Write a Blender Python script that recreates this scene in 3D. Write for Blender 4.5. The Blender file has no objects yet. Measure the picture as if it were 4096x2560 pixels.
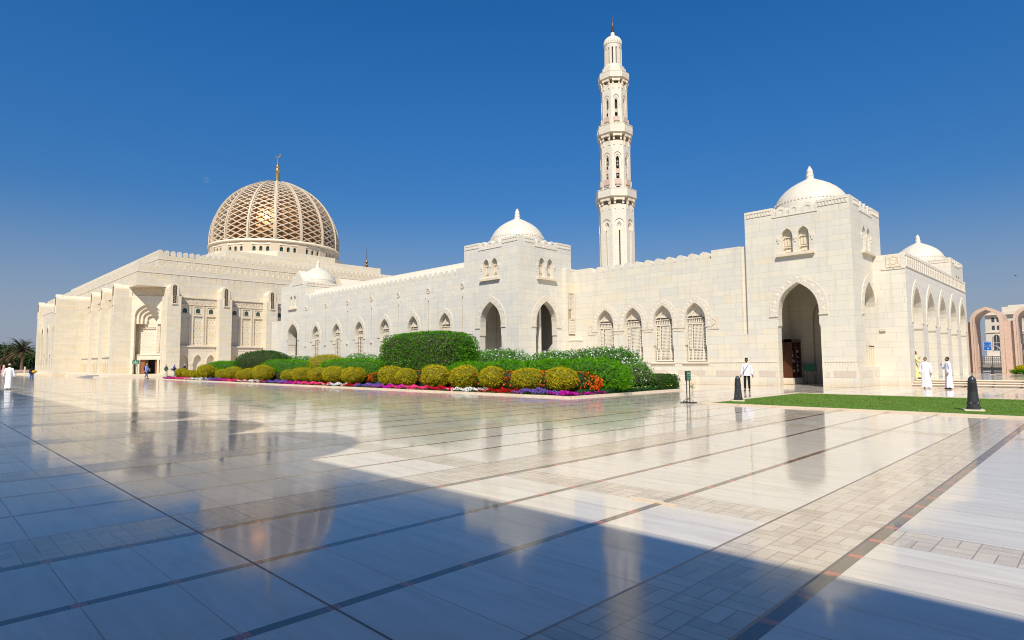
import bpy, bmesh, math, random
from math import sin, cos, pi, radians, sqrt
from mathutils import Vector, Matrix, Quaternion
from mathutils.geometry import tessellate_polygon
import numpy as np

scn = bpy.context.scene
COL = scn.collection
random.seed(7)
RNG = np.random.default_rng(7)

# ------------------------------------------------------------------ camera
cd = bpy.data.cameras.new('camera')
cam = bpy.data.objects.new('camera', cd)
COL.objects.link(cam)
YAW, PITCH, ROLL = .7815120, .0711508, -.0072087
F_ = Vector((-sin(YAW)*cos(PITCH), cos(YAW)*cos(PITCH), sin(PITCH)))
R_ = Vector((cos(YAW), sin(YAW), 0))
U_ = R_.cross(F_)
R2 = R_*cos(ROLL) + U_*sin(ROLL)
U2 = -R_*sin(ROLL) + U_*cos(ROLL)
M = Matrix((R2, U2, -F_)).transposed().to_4x4()
M.translation = (0, 0, 1.55)
cam.matrix_world = M
cd.sensor_width = 36
cd.lens = 2415.84/4096*36
cd.clip_start = .05
cd.clip_end = 9000
scn.camera = cam

# ------------------------------------------------------------------ light
SUNV = Vector((.55, -.70, 1.0)).normalized()
w = bpy.data.worlds.new('World')
scn.world = w
w.use_nodes = True
nt = w.node_tree
nt.nodes.clear()
sky = nt.nodes.new('ShaderNodeTexSky')
sky.sky_type = 'NISHITA'
sky.sun_disc = False
sky.sun_elevation = math.asin(SUNV.z)
sky.sun_rotation = math.atan2(SUNV.x, SUNV.y)
sky.altitude = 0
sky.air_density = 1.0
sky.dust_density = 0.6
sky.ozone_density = 3.2
bg = nt.nodes.new('ShaderNodeBackground')
bg.inputs['Strength'].default_value = .082
wo = nt.nodes.new('ShaderNodeOutputWorld')
hs = nt.nodes.new('ShaderNodeHueSaturation'); hs.inputs['Saturation'].default_value = 1.32
tc = nt.nodes.new('ShaderNodeTexCoord'); sz = nt.nodes.new('ShaderNodeSeparateXYZ'); mr = nt.nodes.new('ShaderNodeMapRange')
nt.links.new(tc.outputs['Generated'], sz.inputs[0]); nt.links.new(sz.outputs[2], mr.inputs['Value'])
mr.inputs['From Min'].default_value = 0.0; mr.inputs['From Max'].default_value = .50; mr.inputs['To Min'].default_value = .70; mr.inputs['To Max'].default_value = 1.24
mr.interpolation_type = 'SMOOTHSTEP'
tn = nt.nodes.new('ShaderNodeMix'); tn.data_type = 'RGBA'; tn.blend_type = 'MULTIPLY'; tn.inputs[0].default_value = 1; tn.inputs[7].default_value = (1.0, 1.02, 1.12, 1)
nt.links.new(sky.outputs[0], tn.inputs[6]); nt.links.new(tn.outputs[2], hs.inputs['Color']); nt.links.new(mr.outputs[0], hs.inputs['Value'])
hz = nt.nodes.new('ShaderNodeMix'); hz.data_type = 'RGBA'; hz.inputs[7].default_value = (3.3, 3.75, 5.1, 1)
m2 = nt.nodes.new('ShaderNodeMapRange'); m2.inputs['From Min'].default_value = 0.0; m2.inputs['From Max'].default_value = .26; m2.inputs['To Min'].default_value = .80; m2.inputs['To Max'].default_value = 0.0
m2.interpolation_type = 'SMOOTHSTEP'
nt.links.new(sz.outputs[2], m2.inputs['Value']); nt.links.new(m2.outputs[0], hz.inputs[0]); nt.links.new(hs.outputs[0], hz.inputs[6])
nt.links.new(hz.outputs[2], bg.inputs['Color'])
nt.links.new(bg.outputs[0], wo.inputs['Surface'])
sl = bpy.data.lights.new('sun', 'SUN')
sl.energy = 5.0
sl.angle = radians(.53)
sl.color = (1.0, .94, .82)
sun = bpy.data.objects.new('sun', sl)
sun.rotation_mode = 'QUATERNION'
sun.rotation_quaternion = (-SUNV).to_track_quat('-Z', 'Y')
sun.location = (20, -30, 60)
COL.objects.link(sun)
scn.view_settings.view_transform = 'Standard'
scn.view_settings.look = 'None'
scn.view_settings.exposure = 0.12
scn.view_settings.gamma = 1
scn.cycles.use_denoising = True
scn.cycles.pixel_filter_type = 'BLACKMAN_HARRIS'
scn.cycles.filter_width = 1.05
scn.cycles.max_bounces = 7
scn.cycles.glossy_bounces = 4
scn.cycles.sample_clamp_indirect = 8

# ------------------------------------------------------------------ material helpers
class X:
    """tiny wrapper: arithmetic on shader sockets builds Math nodes"""
    def __init__(s, nt, v): s.nt, s.v = nt, v
    def _op(s, op, *a):
        n = s.nt.nodes.new('ShaderNodeMath'); n.operation = op
        for i, q in enumerate((s,)+a):
            q = q.v if isinstance(q, X) else q
            if isinstance(q, (int, float)): n.inputs[i].default_value = q
            else: s.nt.links.new(q, n.inputs[i])
        return X(s.nt, n.outputs[0])
    def __add__(s, o): return s._op('ADD', o)
    __radd__ = __add__
    def __sub__(s, o): return s._op('SUBTRACT', o)
    def __rsub__(s, o): return X(s.nt, float(o))._op('SUBTRACT', s)
    def __mul__(s, o): return s._op('MULTIPLY', o)
    __rmul__ = __mul__
    def __truediv__(s, o): return s._op('DIVIDE', o)
    def mod(s, o): return s._op('FLOORED_MODULO', o)
    def floor(s): return s._op('FLOOR')
    def abs(s): return s._op('ABSOLUTE')
    def lt(s, o): return s._op('LESS_THAN', o)
    def gt(s, o): return s._op('GREATER_THAN', o)
    def mx(s, o): return s._op('MAXIMUM', o)
    def mn(s, o): return s._op('MINIMUM', o)
    def sin(s): return s._op('SINE')
    def inr(s, a, b): return s.gt(a)*s.lt(b)

class Mat:
    def __init__(s, name, rough=.6, spec=.5):
        s.m = bpy.data.materials.new(name); s.m.use_nodes = True
        s.nt = s.m.node_tree
        s.b = s.nt.nodes['Principled BSDF']
        s.b.inputs['Roughness'].default_value = rough
        s.b.inputs['Specular IOR Level'].default_value = spec
    def node(s, t): return s.nt.nodes.new(t)
    def pos(s):
        g = s.node('ShaderNodeNewGeometry'); p = s.node('ShaderNodeSeparateXYZ')
        s.nt.links.new(g.outputs['Position'], p.inputs[0])
        n = s.node('ShaderNodeSeparateXYZ'); s.nt.links.new(g.outputs['True Normal'], n.inputs[0])
        s.geo = g
        return [X(s.nt, p.outputs[i]) for i in range(3)], [X(s.nt, n.outputs[i]) for i in range(3)]
    def vec(s, a, b, c=0.0):
        n = s.node('ShaderNodeCombineXYZ')
        for i, q in enumerate((a, b, c)):
            q = q.v if isinstance(q, X) else q
            if isinstance(q, (int, float)): n.inputs[i].default_value = q
            else: s.nt.links.new(q, n.inputs[i])
        return n.outputs[0]
    def white(s, v, out='Value'):
        n = s.node('ShaderNodeTexWhiteNoise'); n.noise_dimensions = '3D'
        s.nt.links.new(v, n.inputs['Vector'])
        return X(s.nt, n.outputs[out]) if out == 'Value' else n.outputs[out]
    def noise(s, v, scale, detail=3, rough=.5):
        n = s.node('ShaderNodeTexNoise')
        if v is not None: s.nt.links.new(v, n.inputs['Vector'])
        n.inputs['Scale'].default_value = scale; n.inputs['Detail'].default_value = detail
        n.inputs['Roughness'].default_value = rough
        return X(s.nt, n.outputs['Fac'])
    def vor(s, v, scale, feat='F1', out='Distance'):
        n = s.node('ShaderNodeTexVoronoi'); n.feature = feat
        if v is not None: s.nt.links.new(v, n.inputs['Vector'])
        n.inputs['Scale'].default_value = scale
        return X(s.nt, n.outputs[out])
    def mix(s, f, a, b, mode='MIX'):
        n = s.node('ShaderNodeMix'); n.data_type = 'RGBA'; n.blend_type = mode; n.clamp_factor = True
        for idx, q in ((0, f), (6, a), (7, b)):
            q = q.v if isinstance(q, X) else q
            if isinstance(q, (int, float)): n.inputs[idx].default_value = q
            elif isinstance(q, tuple): n.inputs[idx].default_value = (*q, 1)
            else: s.nt.links.new(q, n.inputs[idx])
        return n.outputs[2]
    def color(s, c):
        if isinstance(c, tuple): s.b.inputs['Base Color'].default_value = (*c, 1)
        else: s.nt.links.new(c, s.b.inputs['Base Color'])
    def rough(s, r): s.nt.links.new(r.v, s.b.inputs['Roughness'])
    def bump(s, h, strength=.5, dist=.02):
        n = s.node('ShaderNodeBump'); n.inputs['Strength'].default_value = strength
        n.inputs['Distance'].default_value = dist
        s.nt.links.new(h.v, n.inputs['Height'])
        s.nt.links.new(n.outputs[0], s.b.inputs['Normal'])

def flat(name, c, rough=.6, metal=0, vary=.12, spec=.5, nscale=6):
    m = Mat(name, rough, spec)
    o = m.node('ShaderNodeTexCoord').outputs['Object']
    n = m.noise(o, nscale, 3)
    lo = tuple(max(0, q*(1-vary)) for q in c); hi = tuple(min(1, q*(1+vary)) for q in c)
    m.color(m.mix(n, lo, hi)); m.b.inputs['Metallic'].default_value = metal
    return m.m

def stone(name, base=(.74, .69, .60), grey=(.68, .67, .64), warm=(.76, .66, .48), wamt=.35,
          H=.9, split=.54, L=1.15, joint=.014, rough=.45, jd=.70, curved=False):
    m = Mat(name, rough, .35)
    (x, y, z), (nx, ny, nz) = m.pos()
    side = nx.abs().gt(.72)
    u = y*side + x*(1-side)
    if curved:
        c = m.node('ShaderNodeTexCoord').outputs['Object']
        sp = m.node('ShaderNodeSeparateXYZ'); m.nt.links.new(c, sp.inputs[0])
        ox, oy = X(m.nt, sp.outputs[0]), X(m.nt, sp.outputs[1])
        u = oy._op('ARCTAN2', ox)*curved
    fz = z.mod(H)
    k = (z/H).floor()*2 + fz.gt(split)
    kn = m.white(m.vec(k, 3.7, 1.1))
    us = (u + kn*L*3.1)/(L*(.75 + kn*.6))
    fu = us.mod(1.0)
    bid = m.vec(us.floor(), k, side*7)
    r1 = m.white(bid); c2 = m.white(m.vec(us.floor()+31.3, k, side*3+5.5))
    P = m.geo.outputs['Position']
    cloud = m.noise(P, .9, 5, .62); vein = m.noise(P, 4.5, 6, .7)
    col = m.mix((r1-.30)*1.3, base, grey)
    col = m.mix((c2-(1-wamt))*1.5/(wamt+.2), col, warm)
    col = m.mix((cloud-.42)*1.1, col, tuple(q*.86 for q in base))
    col = m.mix((vein-.60)*2.2, col, tuple(q*.78 for q in grey))
    jz = (fz.lt(joint) + fz.inr(split, split+joint)).mn(1)
    jl = (fu*L).lt(joint).mx(jz) * nz.abs().lt(.8 if not curved else 2)
    col = m.mix(jl*(1-jd)*1.5, col, (.30, .22, .13))
    # rain streaks and dirt running down from ledges
    st = m.noise(m.vec(u*2.2, z*.16, 2.0), 1.6, 4, .6)
    col = m.mix((st-.52)*1.3, col, (.50, .41, .28))
    stn = m.noise(m.vec(u*1.3, z*3.0, 5.0), 2.0, 4, .6)
    col = m.mix((.42-z).mx(0)*2.0*stn, col, (.58, .42, .24))
    m.color(col)
    m.rough(X(m.nt, m.noise(P, 3, 2).v)*.2 + (rough-.1))
    m.bump(jl*-1.0 + vein*.12, .25, .02)
    return m.m

def carved(name, scale=5.0, base=(.72, .66, .56), dark=(.50, .42, .31), depth=.05, mode='vor'):
    m = Mat(name, .55, .3)
    (x, y, z), (nx, ny, nz) = m.pos()
    side = nx.abs().gt(.5)
    u = y*side + x*(1-side)
    v = m.vec(u, z, 0)
    if mode == 'vor':
        d = m.vor(v, scale); e = m.vor(v, scale*2.3, 'SMOOTH_F1')
        h = (d*1.6).mn(1)*.7 + e*.5
    elif mode == 'arab':
        a = ((u*scale*6.28).sin()*(z*scale*6.28).sin()).abs()
        d = m.noise(v, scale*2.2, 3)
        h = a*.6 + (d-.5).abs()*3
    elif mode == 'zig':
        a = ((u*scale).mod(1.0)-.5).abs()*2
        h = (((z*scale*1.1 + a)*3.0).mod(1.0)-.5).abs()*2
        h = h.gt(.55)*1.0
    col = m.mix((1-h)*.55, base, dark)  # hollows of the relief tinted darker, shade put into the colour; zigzag is two-tone
    m.color(col)
    m.bump(h, .45 if mode == 'arab' else .8, depth)
    return m.m

def leafmat(name, a, b, c, trans=.25, rough=.5):
    m = Mat(name, rough+.15, .12)
    g = m.node('ShaderNodeNewGeometry')
    r = X(m.nt, g.outputs['Random Per Island'])
    n = m.noise(g.outputs['Position'], 2.6, 3, .6)
    col = m.mix(r, a, b)
    col = m.mix((n-.45)*3.0, col, c)
    m.color(col)
    t = m.node('ShaderNodeBsdfTranslucent'); m.nt.links.new(col, t.inputs['Color'])
    mx = m.node('ShaderNodeMixShader'); mx.inputs[0].default_value = trans
    out = m.nt.nodes['Material Output']
    m.nt.links.new(m.b.outputs[0], mx.inputs[1]); m.nt.links.new(t.outputs[0], mx.inputs[2])
    m.nt.links.new(mx.outputs[0], out.inputs['Surface'])
    return m.m

# ------------------------------------------------------------------ mesh helpers
class MB:
    def __init__(s): s.v, s.f, s.m = [], [], []
    def add(s, vs, fs, mi=0):
        k = len(s.v); s.v.extend([tuple(q) for q in vs])
        for f in fs: s.f.append(tuple(k+i for i in f)); s.m.append(mi)
    def box(s, x0, x1, y0, y1, z0, z1, mi=0):
        s.add([(x0,y0,z0),(x1,y0,z0),(x1,y1,z0),(x0,y1,z0),(x0,y0,z1),(x1,y0,z1),(x1,y1,z1),(x0,y1,z1)],
              [(0,3,2,1),(4,5,6,7),(0,1,5,4),(1,2,6,5),(2,3,7,6),(3,0,4,7)], mi)
    def fbox(s, F, u0, u1, z0, z1, d0, d1, mi=0):
        P = [F(u,z,d) for d in (d0,d1) for (u,z) in ((u0,z0),(u1,z0),(u1,z1),(u0,z1))]
        s.add(P, [(0,1,2,3),(7,6,5,4),(0,4,5,1),(1,5,6,2),(2,6,7,3),(3,7,4,0)], mi)
    def plate(s, F, outer, holes, d0, d1, mi=0, back=True):
        loops = [outer]+list(holes)
        tri = tessellate_polygon([[Vector((a, b, 0)) for a, b in L] for L in loops])
        flat_ = [p for L in loops for p in L]
        n = len(flat_)
        vs = [F(a, b, d0) for a, b in flat_]+[F(a, b, d1) for a, b in flat_]
        fs = [tuple(t) for t in tri]
        if back: fs += [tuple(n+i for i in reversed(t)) for t in tri]
        k = 0
        for L in loops:
            m_ = len(L)
            for i in range(m_):
                a, b = k+i, k+(i+1) % m_
                fs.append((a, b, n+b, n+a))
            k += m_
        s.add(vs, fs, mi)
    def tube(s, pts, rad, n=8, cap=True, mi=0):
        pts = [Vector(p) for p in pts]
        if not hasattr(rad, '__len__'): rad = [rad]*len(pts)
        k = len(s.v); prev = None
        for i, p in enumerate(pts):
            d = (pts[min(i+1, len(pts)-1)]-pts[max(i-1, 0)]).normalized()
            if prev is None:
                a = Vector((0, 0, 1)) if abs(d.z) < .9 else Vector((1, 0, 0))
                prev = d.cross(a).normalized()
            e1 = (prev - d*prev.dot(d)).normalized(); prev = e1
            e2 = d.cross(e1)
            for j in range(n):
                t = 2*pi*j/n
                s.v.append(tuple(p+(e1*cos(t)+e2*sin(t))*rad[i]))
        for i in range(len(pts)-1):
            for j in range(n):
                a = k+i*n+j; b = k+i*n+(j+1) % n
                s.f.append((a, b, b+n, a+n)); s.m.append(mi)
        if cap:
            s.f.append(tuple(k+j for j in reversed(range(n)))); s.m.append(mi)
            e = k+(len(pts)-1)*n
            s.f.append(tuple(e+j for j in range(n))); s.m.append(mi)
    def lathe(s, prof, c=(0, 0, 0), n=32, mi=0, a0=0.0, flute=None):
        k = len(s.v)
        for (r, z) in prof:
            for j in range(n):
                t = a0+2*pi*j/n
                rr = r*(1+(flute*(1 if j % 2 else -1) if flute else 0))
                s.v.append((c[0]+rr*cos(t), c[1]+rr*sin(t), c[2]+z))
        for i in range(len(prof)-1):
            for j in range(n):
                a = k+i*n+j; b = k+i*n+(j+1) % n
                s.f.append((a, b, b+n, a+n)); s.m.append(mi)
        s.f.append(tuple(k+j for j in reversed(range(n)))); s.m.append(mi)
        e = k+(len(prof)-1)*n
        s.f.append(tuple(e+j for j in range(n))); s.m.append(mi)
    def prism(s, poly, z0, z1, mi=0):
        n = len(poly)
        s.add([(a, b, z0) for a, b in poly]+[(a, b, z1) for a, b in poly],
              [tuple(reversed(range(n))), tuple(range(n, 2*n))]+[(i, (i+1) % n, n+(i+1) % n, n+i) for i in range(n)], mi)
    def build(s, name, mats, parent=None, smooth=False, loc=None, fix=True):
        me = bpy.data.meshes.new(name)
        me.from_pydata(s.v, [], s.f)
        if not isinstance(mats, (list, tuple)): mats = [mats]
        for q in mats: me.materials.append(q)
        if len(mats) > 1: me.polygons.foreach_set('material_index', s.m)
        if fix:
            bm = bmesh.new(); bm.from_mesh(me)
            bmesh.ops.recalc_face_normals(bm, faces=bm.faces); bm.to_mesh(me); bm.free()
        if smooth:
            me.polygons.foreach_set('use_smooth', [True]*len(me.polygons))
            if smooth != 'all': me.set_sharp_from_angle(angle=radians(40))
        me.update()
        o = bpy.data.objects.new(name, me); COL.objects.link(o)
        if parent is not None:
            o.parent = parent
            if loc is None:      # vertices are in world space
                p = parent; off = Vector((0, 0, 0))
                while p is not None: off += p.location; p = p.parent
                o.location = -off
            else: o.location = loc
        elif loc is not None: o.location = loc
        return o

def thing(name, label, cat, loc=(0, 0, 0), rz=0, group=None):
    o = bpy.data.objects.new(name, None); COL.objects.link(o)
    o.empty_display_size = .3
    o.location = loc; o.rotation_euler = (0, 0, rz)
    o['label'] = label; o['category'] = cat
    if group: o['group'] = group
    return o
def tag(o, label=None, cat=None, group=None, kind=None):
    if label: o['label'] = label
    if cat: o['category'] = cat
    if group: o['group'] = group
    if kind: o['kind'] = kind
    return o
def copy_tree(o, parent=None):
    c = o.copy(); COL.objects.link(c)
    if parent is not None: c.parent = parent
    for ch in list(o.children): copy_tree(ch, c)
    return c

def FY(y): return lambda u, z, d: (u, y-d, z)          # facade facing -Y, u = world x
def FX(x): return lambda u, z, d: (x+d, u, z)          # facade facing +X, u = world y
def FD(ax, ay):                                        # 45 degree chamfer facing (+X,-Y)
    q = sqrt(.5)
    return lambda u, z, d: (ax+(u+d)*q, ay+(u-d)*q, z)

def curve_pt(P, t):
    a = (1-t)
    return tuple(a**3*P[0][i]+3*a*a*t*P[1][i]+3*a*t*t*P[2][i]+t**3*P[3][i] for i in (0, 1))
def arch(c, hw, z0, zs, za, n=7, notch=None):
    """pointed Omani arch, counter-clockwise from bottom left; notch=(z, extra) widens the lower part"""
    h = za-zs
    P = [(hw, zs), (hw, zs+.60*h), (hw*.55, zs+.80*h), (0, za)]
    R = [curve_pt(P, i/n) for i in range(n+1)]
    low = [(hw, z0)] if not notch else [(hw+notch[1], z0), (hw+notch[1], notch[0]-notch[1]*1.3), (hw, notch[0]+notch[1]*.6)]
    right = low+R
    left = [(-a, b) for a, b in reversed(right)][1:]
    pts = [(c+a, b) for a, b in right+left]
    return pts
def horseshoe(c, hwi, hwo, z0, zsi, zai, zso, zao, n=9):
    o = arch(c, hwo, z0, zso, zao, n); i = arch(c, hwi, z0, zsi, zai, n)
    return o+list(reversed(i))
def rect(u0, u1, z0, z1): return [(u0, z0), (u1, z0), (u1, z1), (u0, z1)]
def merlon_profile(u0, u1, zb, zt, pitch, slot, n=4):
    """top edge from u1 down to u0 (right to left) with rounded merlons; returns points"""
    pts = []; cnt = max(1, round((u1-u0)/pitch)); pitch = (u1-u0)/cnt
    for k in range(cnt):
        a = u1-k*pitch
        pts += [(a, zb), (a-slot, zb)]
        L, Rr = a-slot, a-pitch
        mid = (L+Rr)/2; hw = (L-Rr)/2; h = hw*.85
        for i in range(n+1):
            t = pi*i/n/1.0
            pts.append((mid+hw*cos(t), zt-h+h*sin(t)*(1.0 if i != n/2 else 1.06)))
    pts.append((u0, zb))
    return pts
# ------------------------------------------------------------------ materials
M_ = {}
M_['wall'] = stone('pale_marble_ashlar', base=(.735, .675, .545), grey=(.655, .625, .55), warm=(.74, .645, .475), wamt=.22)
M_['gal'] = stone('cool_marble_ashlar', base=(.735, .685, .575), grey=(.65, .625, .56), warm=(.735, .65, .50), wamt=.14)
M_['hall'] = stone('cream_ashlar', base=(.715, .64, .49), grey=(.635, .58, .48), warm=(.71, .575, .375), wamt=.32, H=.72, split=.44, L=1.3)
M_['dome'] = stone('dome_marble_rings', base=(.68, .62, .50), grey=(.66, .62, .54), warm=(.76, .66, .5), wamt=.2, H=.25, split=.14, L=.5, joint=.02, curved=2.2, jd=.8)
M_['minaret'] = stone('minaret_ashlar', base=(.71, .645, .515), grey=(.64, .60, .52), warm=(.74, .63, .47), wamt=.22, H=1.5, split=.75, L=1.1, joint=.04, jd=.82)
M_['trim'] = flat('smooth_cream_stone', (.71, .61, .46), .5, vary=.06, nscale=3)
M_['trimw'] = flat('smooth_white_stone', (.73, .66, .54), .5, vary=.05, nscale=3)
M_['pinkst'] = flat('rose_sandstone', (.55, .41, .33), .6, vary=.08)
M_['pink'] = stone('pink_sandstone_blocks', base=(.62, .45, .34), grey=(.58, .44, .35), warm=(.64, .47, .33), wamt=.3, H=.8, split=.4, L=.7, joint=.02)
M_['pinkd'] = carved('pink_brick_bands', 4.0, (.60, .42, .33), (.50, .33, .25), .015)
M_['carve'] = carved('carved_marble', 6.0, (.73, .66, .54), (.62, .54, .42), .03, 'arab')
M_['dstone'] = flat('dome_lattice_stone', (.58, .48, .35), .5, vary=.06, nscale=3)
M_['carved'] = carved('deep_carved_frieze', 5.0, (.64, .54, .40), (.36, .28, .19), .08)
M_['carvel'] = carved('light_carved_band', 7.0, (.71, .62, .49), (.58, .49, .37), .04)
M_['zig'] = carved('zigzag_relief', 3.0, (.74, .66, .55), (.56, .40, .31), .03, 'zig')
M_['void'] = flat('dark_interior', (.035, .028, .022), .9)  # near-black colour standing in for shade inside openings; bird and louvres share it
M_['backing'] = flat('lattice_backing', (.42, .33, .22), .9)
M_['glass'] = flat('teal_window_glass', (.035, .085, .08), .08, vary=.2)
M_['wood'] = flat('carved_teak', (.30, .11, .035), .45, vary=.35, nscale=14)
M_['woodd'] = flat('dark_teak', (.085, .028, .014), .35, vary=.3, nscale=10)
M_['iron'] = flat('dark_cast_iron', (.055, .057, .062), .38, metal=.35, vary=.2)
M_['bronze'] = flat('bronze_ball', (.20, .10, .05), .3, metal=.7)
M_['gold'] = flat('gilded_metal', (.75, .48, .16), .28, metal=.9, vary=.1)
M_['white'] = flat('white_paint', (.8, .8, .78), .5, vary=.03)
M_['green'] = flat('sign_green', (.012, .16, .075), .4, vary=.05)
M_['blue'] = flat('sign_blue', (.01, .13, .46), .4, vary=.04)
M_['soil'] = flat('bed_soil', (.10, .065, .04), .95, vary=.4, nscale=2)

def gold_mosaic():
    m = Mat('gold_mosaic', .3, .5)
    c = m.node('ShaderNodeTexCoord').outputs['Object']
    sp = m.node('ShaderNodeSeparateXYZ'); m.nt.links.new(c, sp.inputs[0])
    ox, oy, oz = [X(m.nt, sp.outputs[i]) for i in range(3)]
    th = oy._op('ARCTAN2', ox)*16
    a = th.floor(); b = (oz*1.1).floor()
    r = m.white(m.vec(a, b, 1)); n = m.noise(c, 1.2, 4)
    col = m.mix(r, (.36, .16, .05), (.62, .32, .11))
    col = m.mix((n-.5)*1.5, col, (.20, .08, .035))
    m.color(col); m.b.inputs['Metallic'].default_value = .7
    m.rough(r*.12+.30); m.bump(r+n*.4, .35, .08)
    return m.m
M_['mosaic'] = gold_mosaic()

def floor_mat():
    m = Mat('polished_plaza_marble', .07, .5)
    (x, y, z), _n = m.pos()
    P = m.geo.outputs['Position']
    PX_ = 4.565; T = .567
    u = (x*-1.0-1.49).mod(PX_)
    bay = ((x*-1.0-1.49)/PX_).floor()
    v = y-.88
    vk = (v/T).floor(); fv = v.mod(T)
    dv = ((v+T/2).mod(T)-T/2).abs()          # distance to slab joint
    s1 = u.lt(.10); s2 = u.inr(2.09, 2.18); s3 = u.inr(3.325, 3.415)
    stripe = s1+s2+s3
    band = u.inr(.12, .94)
    jx = u.inr(.10, .12) + u.inr(.94, .96)
    cross = (y-5.93).mod(9.07).lt(.567)
    brick = (band + (1-stripe)*(1-band)*cross).mn(1)
    slab = (1-stripe)*(1-brick)
    seg = u.gt(.95)+u.gt(2.13)+u.gt(3.37)
    # slabs run 2 modules long in places
    sid = m.vec(bay*4+seg, vk, 2.0)
    rs = m.white(sid); rs2 = m.white(m.vec(bay*4+seg, vk, 9.0))
    jy = dv.lt(.0035)
    blackj = ((y-2.01).mod(13.608)+.5)._op('SUBTRACT', .5).abs()
    bj = (y-2.0).mod(13.608).lt(.02)
    # bricks: basket weave of pairs
    C = .273
    bu = u-.12; cu = (bu/C).floor(); cv = ((y-5.93)/C).floor()
    fu = bu.mod(C)/C; fw = (y-5.93).mod(C)/C
    par = (cu+cv+bay*4).mod(2.0)
    a = fu*par + fw*(1-par)                  # axis split in two bricks
    b = fw*par + fu*(1-par)
    half = a.gt(.5)
    aj = (a*2).mod(1.0)
    bjnt = (aj.lt(.035)+aj.gt(.965)+b.lt(.016)+b.gt(.984)).mn(1)
    br = m.white(m.vec(cu+bay*8, cv*2+half, 5.0))
    # red inserts
    rip = dv.lt(.05)*stripe
    ripj = (dv-.05).abs().lt(.004)*stripe
    # stone figure
    wv = m.vec(x*1.2, y*9.0, rs*20.0)
    vein = m.noise(wv, 1.0, 6, .62); vein2 = m.noise(m.vec(x*.5, y*3.0, rs*7.0), 1.0, 4, .6)
    cl = m.noise(P, .35, 4, .6)
    sc = m.mix((vein-.38)*2.6, (.655, .595, .505), (.53, .46, .37))
    sc = m.mix((vein2-.52)*2.0, sc, (.69, .655, .59))
    sc = m.mix((rs-.6)*.8, sc, (.54, .48, .40))
    sc = m.mix((cl-.55)*1.3, sc, (.50, .45, .38))
    bc = m.mix(br, (.58, .49, .37), (.45, .37, .28))
    vb = m.noise(m.vec(x*(2+8*half)+br*9, y*(10-8*half), br*5.0), 1.0, 5, .6)
    bc = m.mix((vb-.45)*2.4, bc, (.62, .565, .48))
    st = m.noise(P, 14, 3)
    dc = m.mix(st, (.13, .10, .07), (.20, .155, .11))
    rc = m.mix(st, (.36, .11, .075), (.50, .20, .13))
    col = m.mix(brick, sc, bc)
    col = m.mix(stripe, col, dc)
    col = m.mix(rip, col, rc)
    col = m.mix(ripj*.7, col, (.03, .02, .015))
    col = m.mix(brick*bjnt*.75, col, (.22, .16, .10))
    col = m.mix((1-stripe)*(1-band*1.0)*jy*(1-cross)*.85, col, (.10, .075, .05))
    col = m.mix(jx*.8, col, (.07, .055, .04))
    col = m.mix(bj*.9, col, (.02, .018, .016))
    # small stains
    sp = m.noise(P, 2.3, 5, .7)
    col = m.mix((sp-.60)*1.6, col, (.32, .25, .17))
    m.color(col)
    gr = m.noise(P, 1.1, 4, .6)
    m.rough(slab*0.0 + brick*.05 + (jy+jx+bj)*.25 + (gr-.35).mx(0)*.22 + .058)
    # each slab lies a hair off level
    g = m.node('ShaderNodeNewGeometry')
    wn = m.node('ShaderNodeTexWhiteNoise'); wn.noise_dimensions = '3D'; m.nt.links.new(sid, wn.inputs['Vector'])
    s_ = m.node('ShaderNodeVectorMath'); s_.operation = 'SUBTRACT'; m.nt.links.new(wn.outputs['Color'], s_.inputs[0]); s_.inputs[1].default_value = (.5, .5, .5)
    k_ = m.node('ShaderNodeVectorMath'); k_.operation = 'SCALE'; m.nt.links.new(s_.outputs[0], k_.inputs[0]); k_.inputs['Scale'].default_value = .006
    bp = m.node('ShaderNodeBump'); bp.inputs['Strength'].default_value = .16; bp.inputs['Distance'].default_value = .004
    wob = m.noise(m.vec(x*1.0, y*1.0, 0), 2.2, 2)
    m.nt.links.new(wob.v, bp.inputs['Height'])
    a_ = m.node('ShaderNodeVectorMath'); a_.operation = 'ADD'; m.nt.links.new(bp.outputs[0], a_.inputs[0]); m.nt.links.new(k_.outputs[0], a_.inputs[1])
    n_ = m.node('ShaderNodeVectorMath'); n_.operation = 'NORMALIZE'; m.nt.links.new(a_.outputs[0], n_.inputs[0])
    m.nt.links.new(n_.outputs[0], m.b.inputs['Normal'])
    m.b.inputs['IOR'].default_value = 1.5
    return m.m
M_['floor'] = floor_mat()

def ground_mat():
    m = Mat('desert_ground', .9, .2)
    g = m.node('ShaderNodeNewGeometry').outputs['Position']
    n = m.noise(g, .05, 5); n2 = m.noise(g, 1.5, 4)
    c = m.mix(n, (.34, .26, .18), (.22, .17, .12)); c = m.mix(n2*.5, c, (.40, .32, .23))
    m.color(c); return m.m
M_['ground'] = ground_mat()
def lawn_mat():
    m = Mat('mown_lawn', .8, .2)
    g = m.node('ShaderNodeNewGeometry').outputs['Position']
    n = m.noise(g, .9, 4); n2 = m.noise(g, 9, 4)
    c = m.mix(n, (.075, .17, .015), (.14, .25, .03)); n3 = m.noise(g, .45, 5, .7); c = m.mix((n2-.55)*2, c, (.17, .17, .05)); c = m.mix((n3-.56)*4, c, (.26, .25, .07))
    m.color(c); m.bump(n2, .6, .03); return m.m
M_['lawn'] = lawn_mat()

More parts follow.
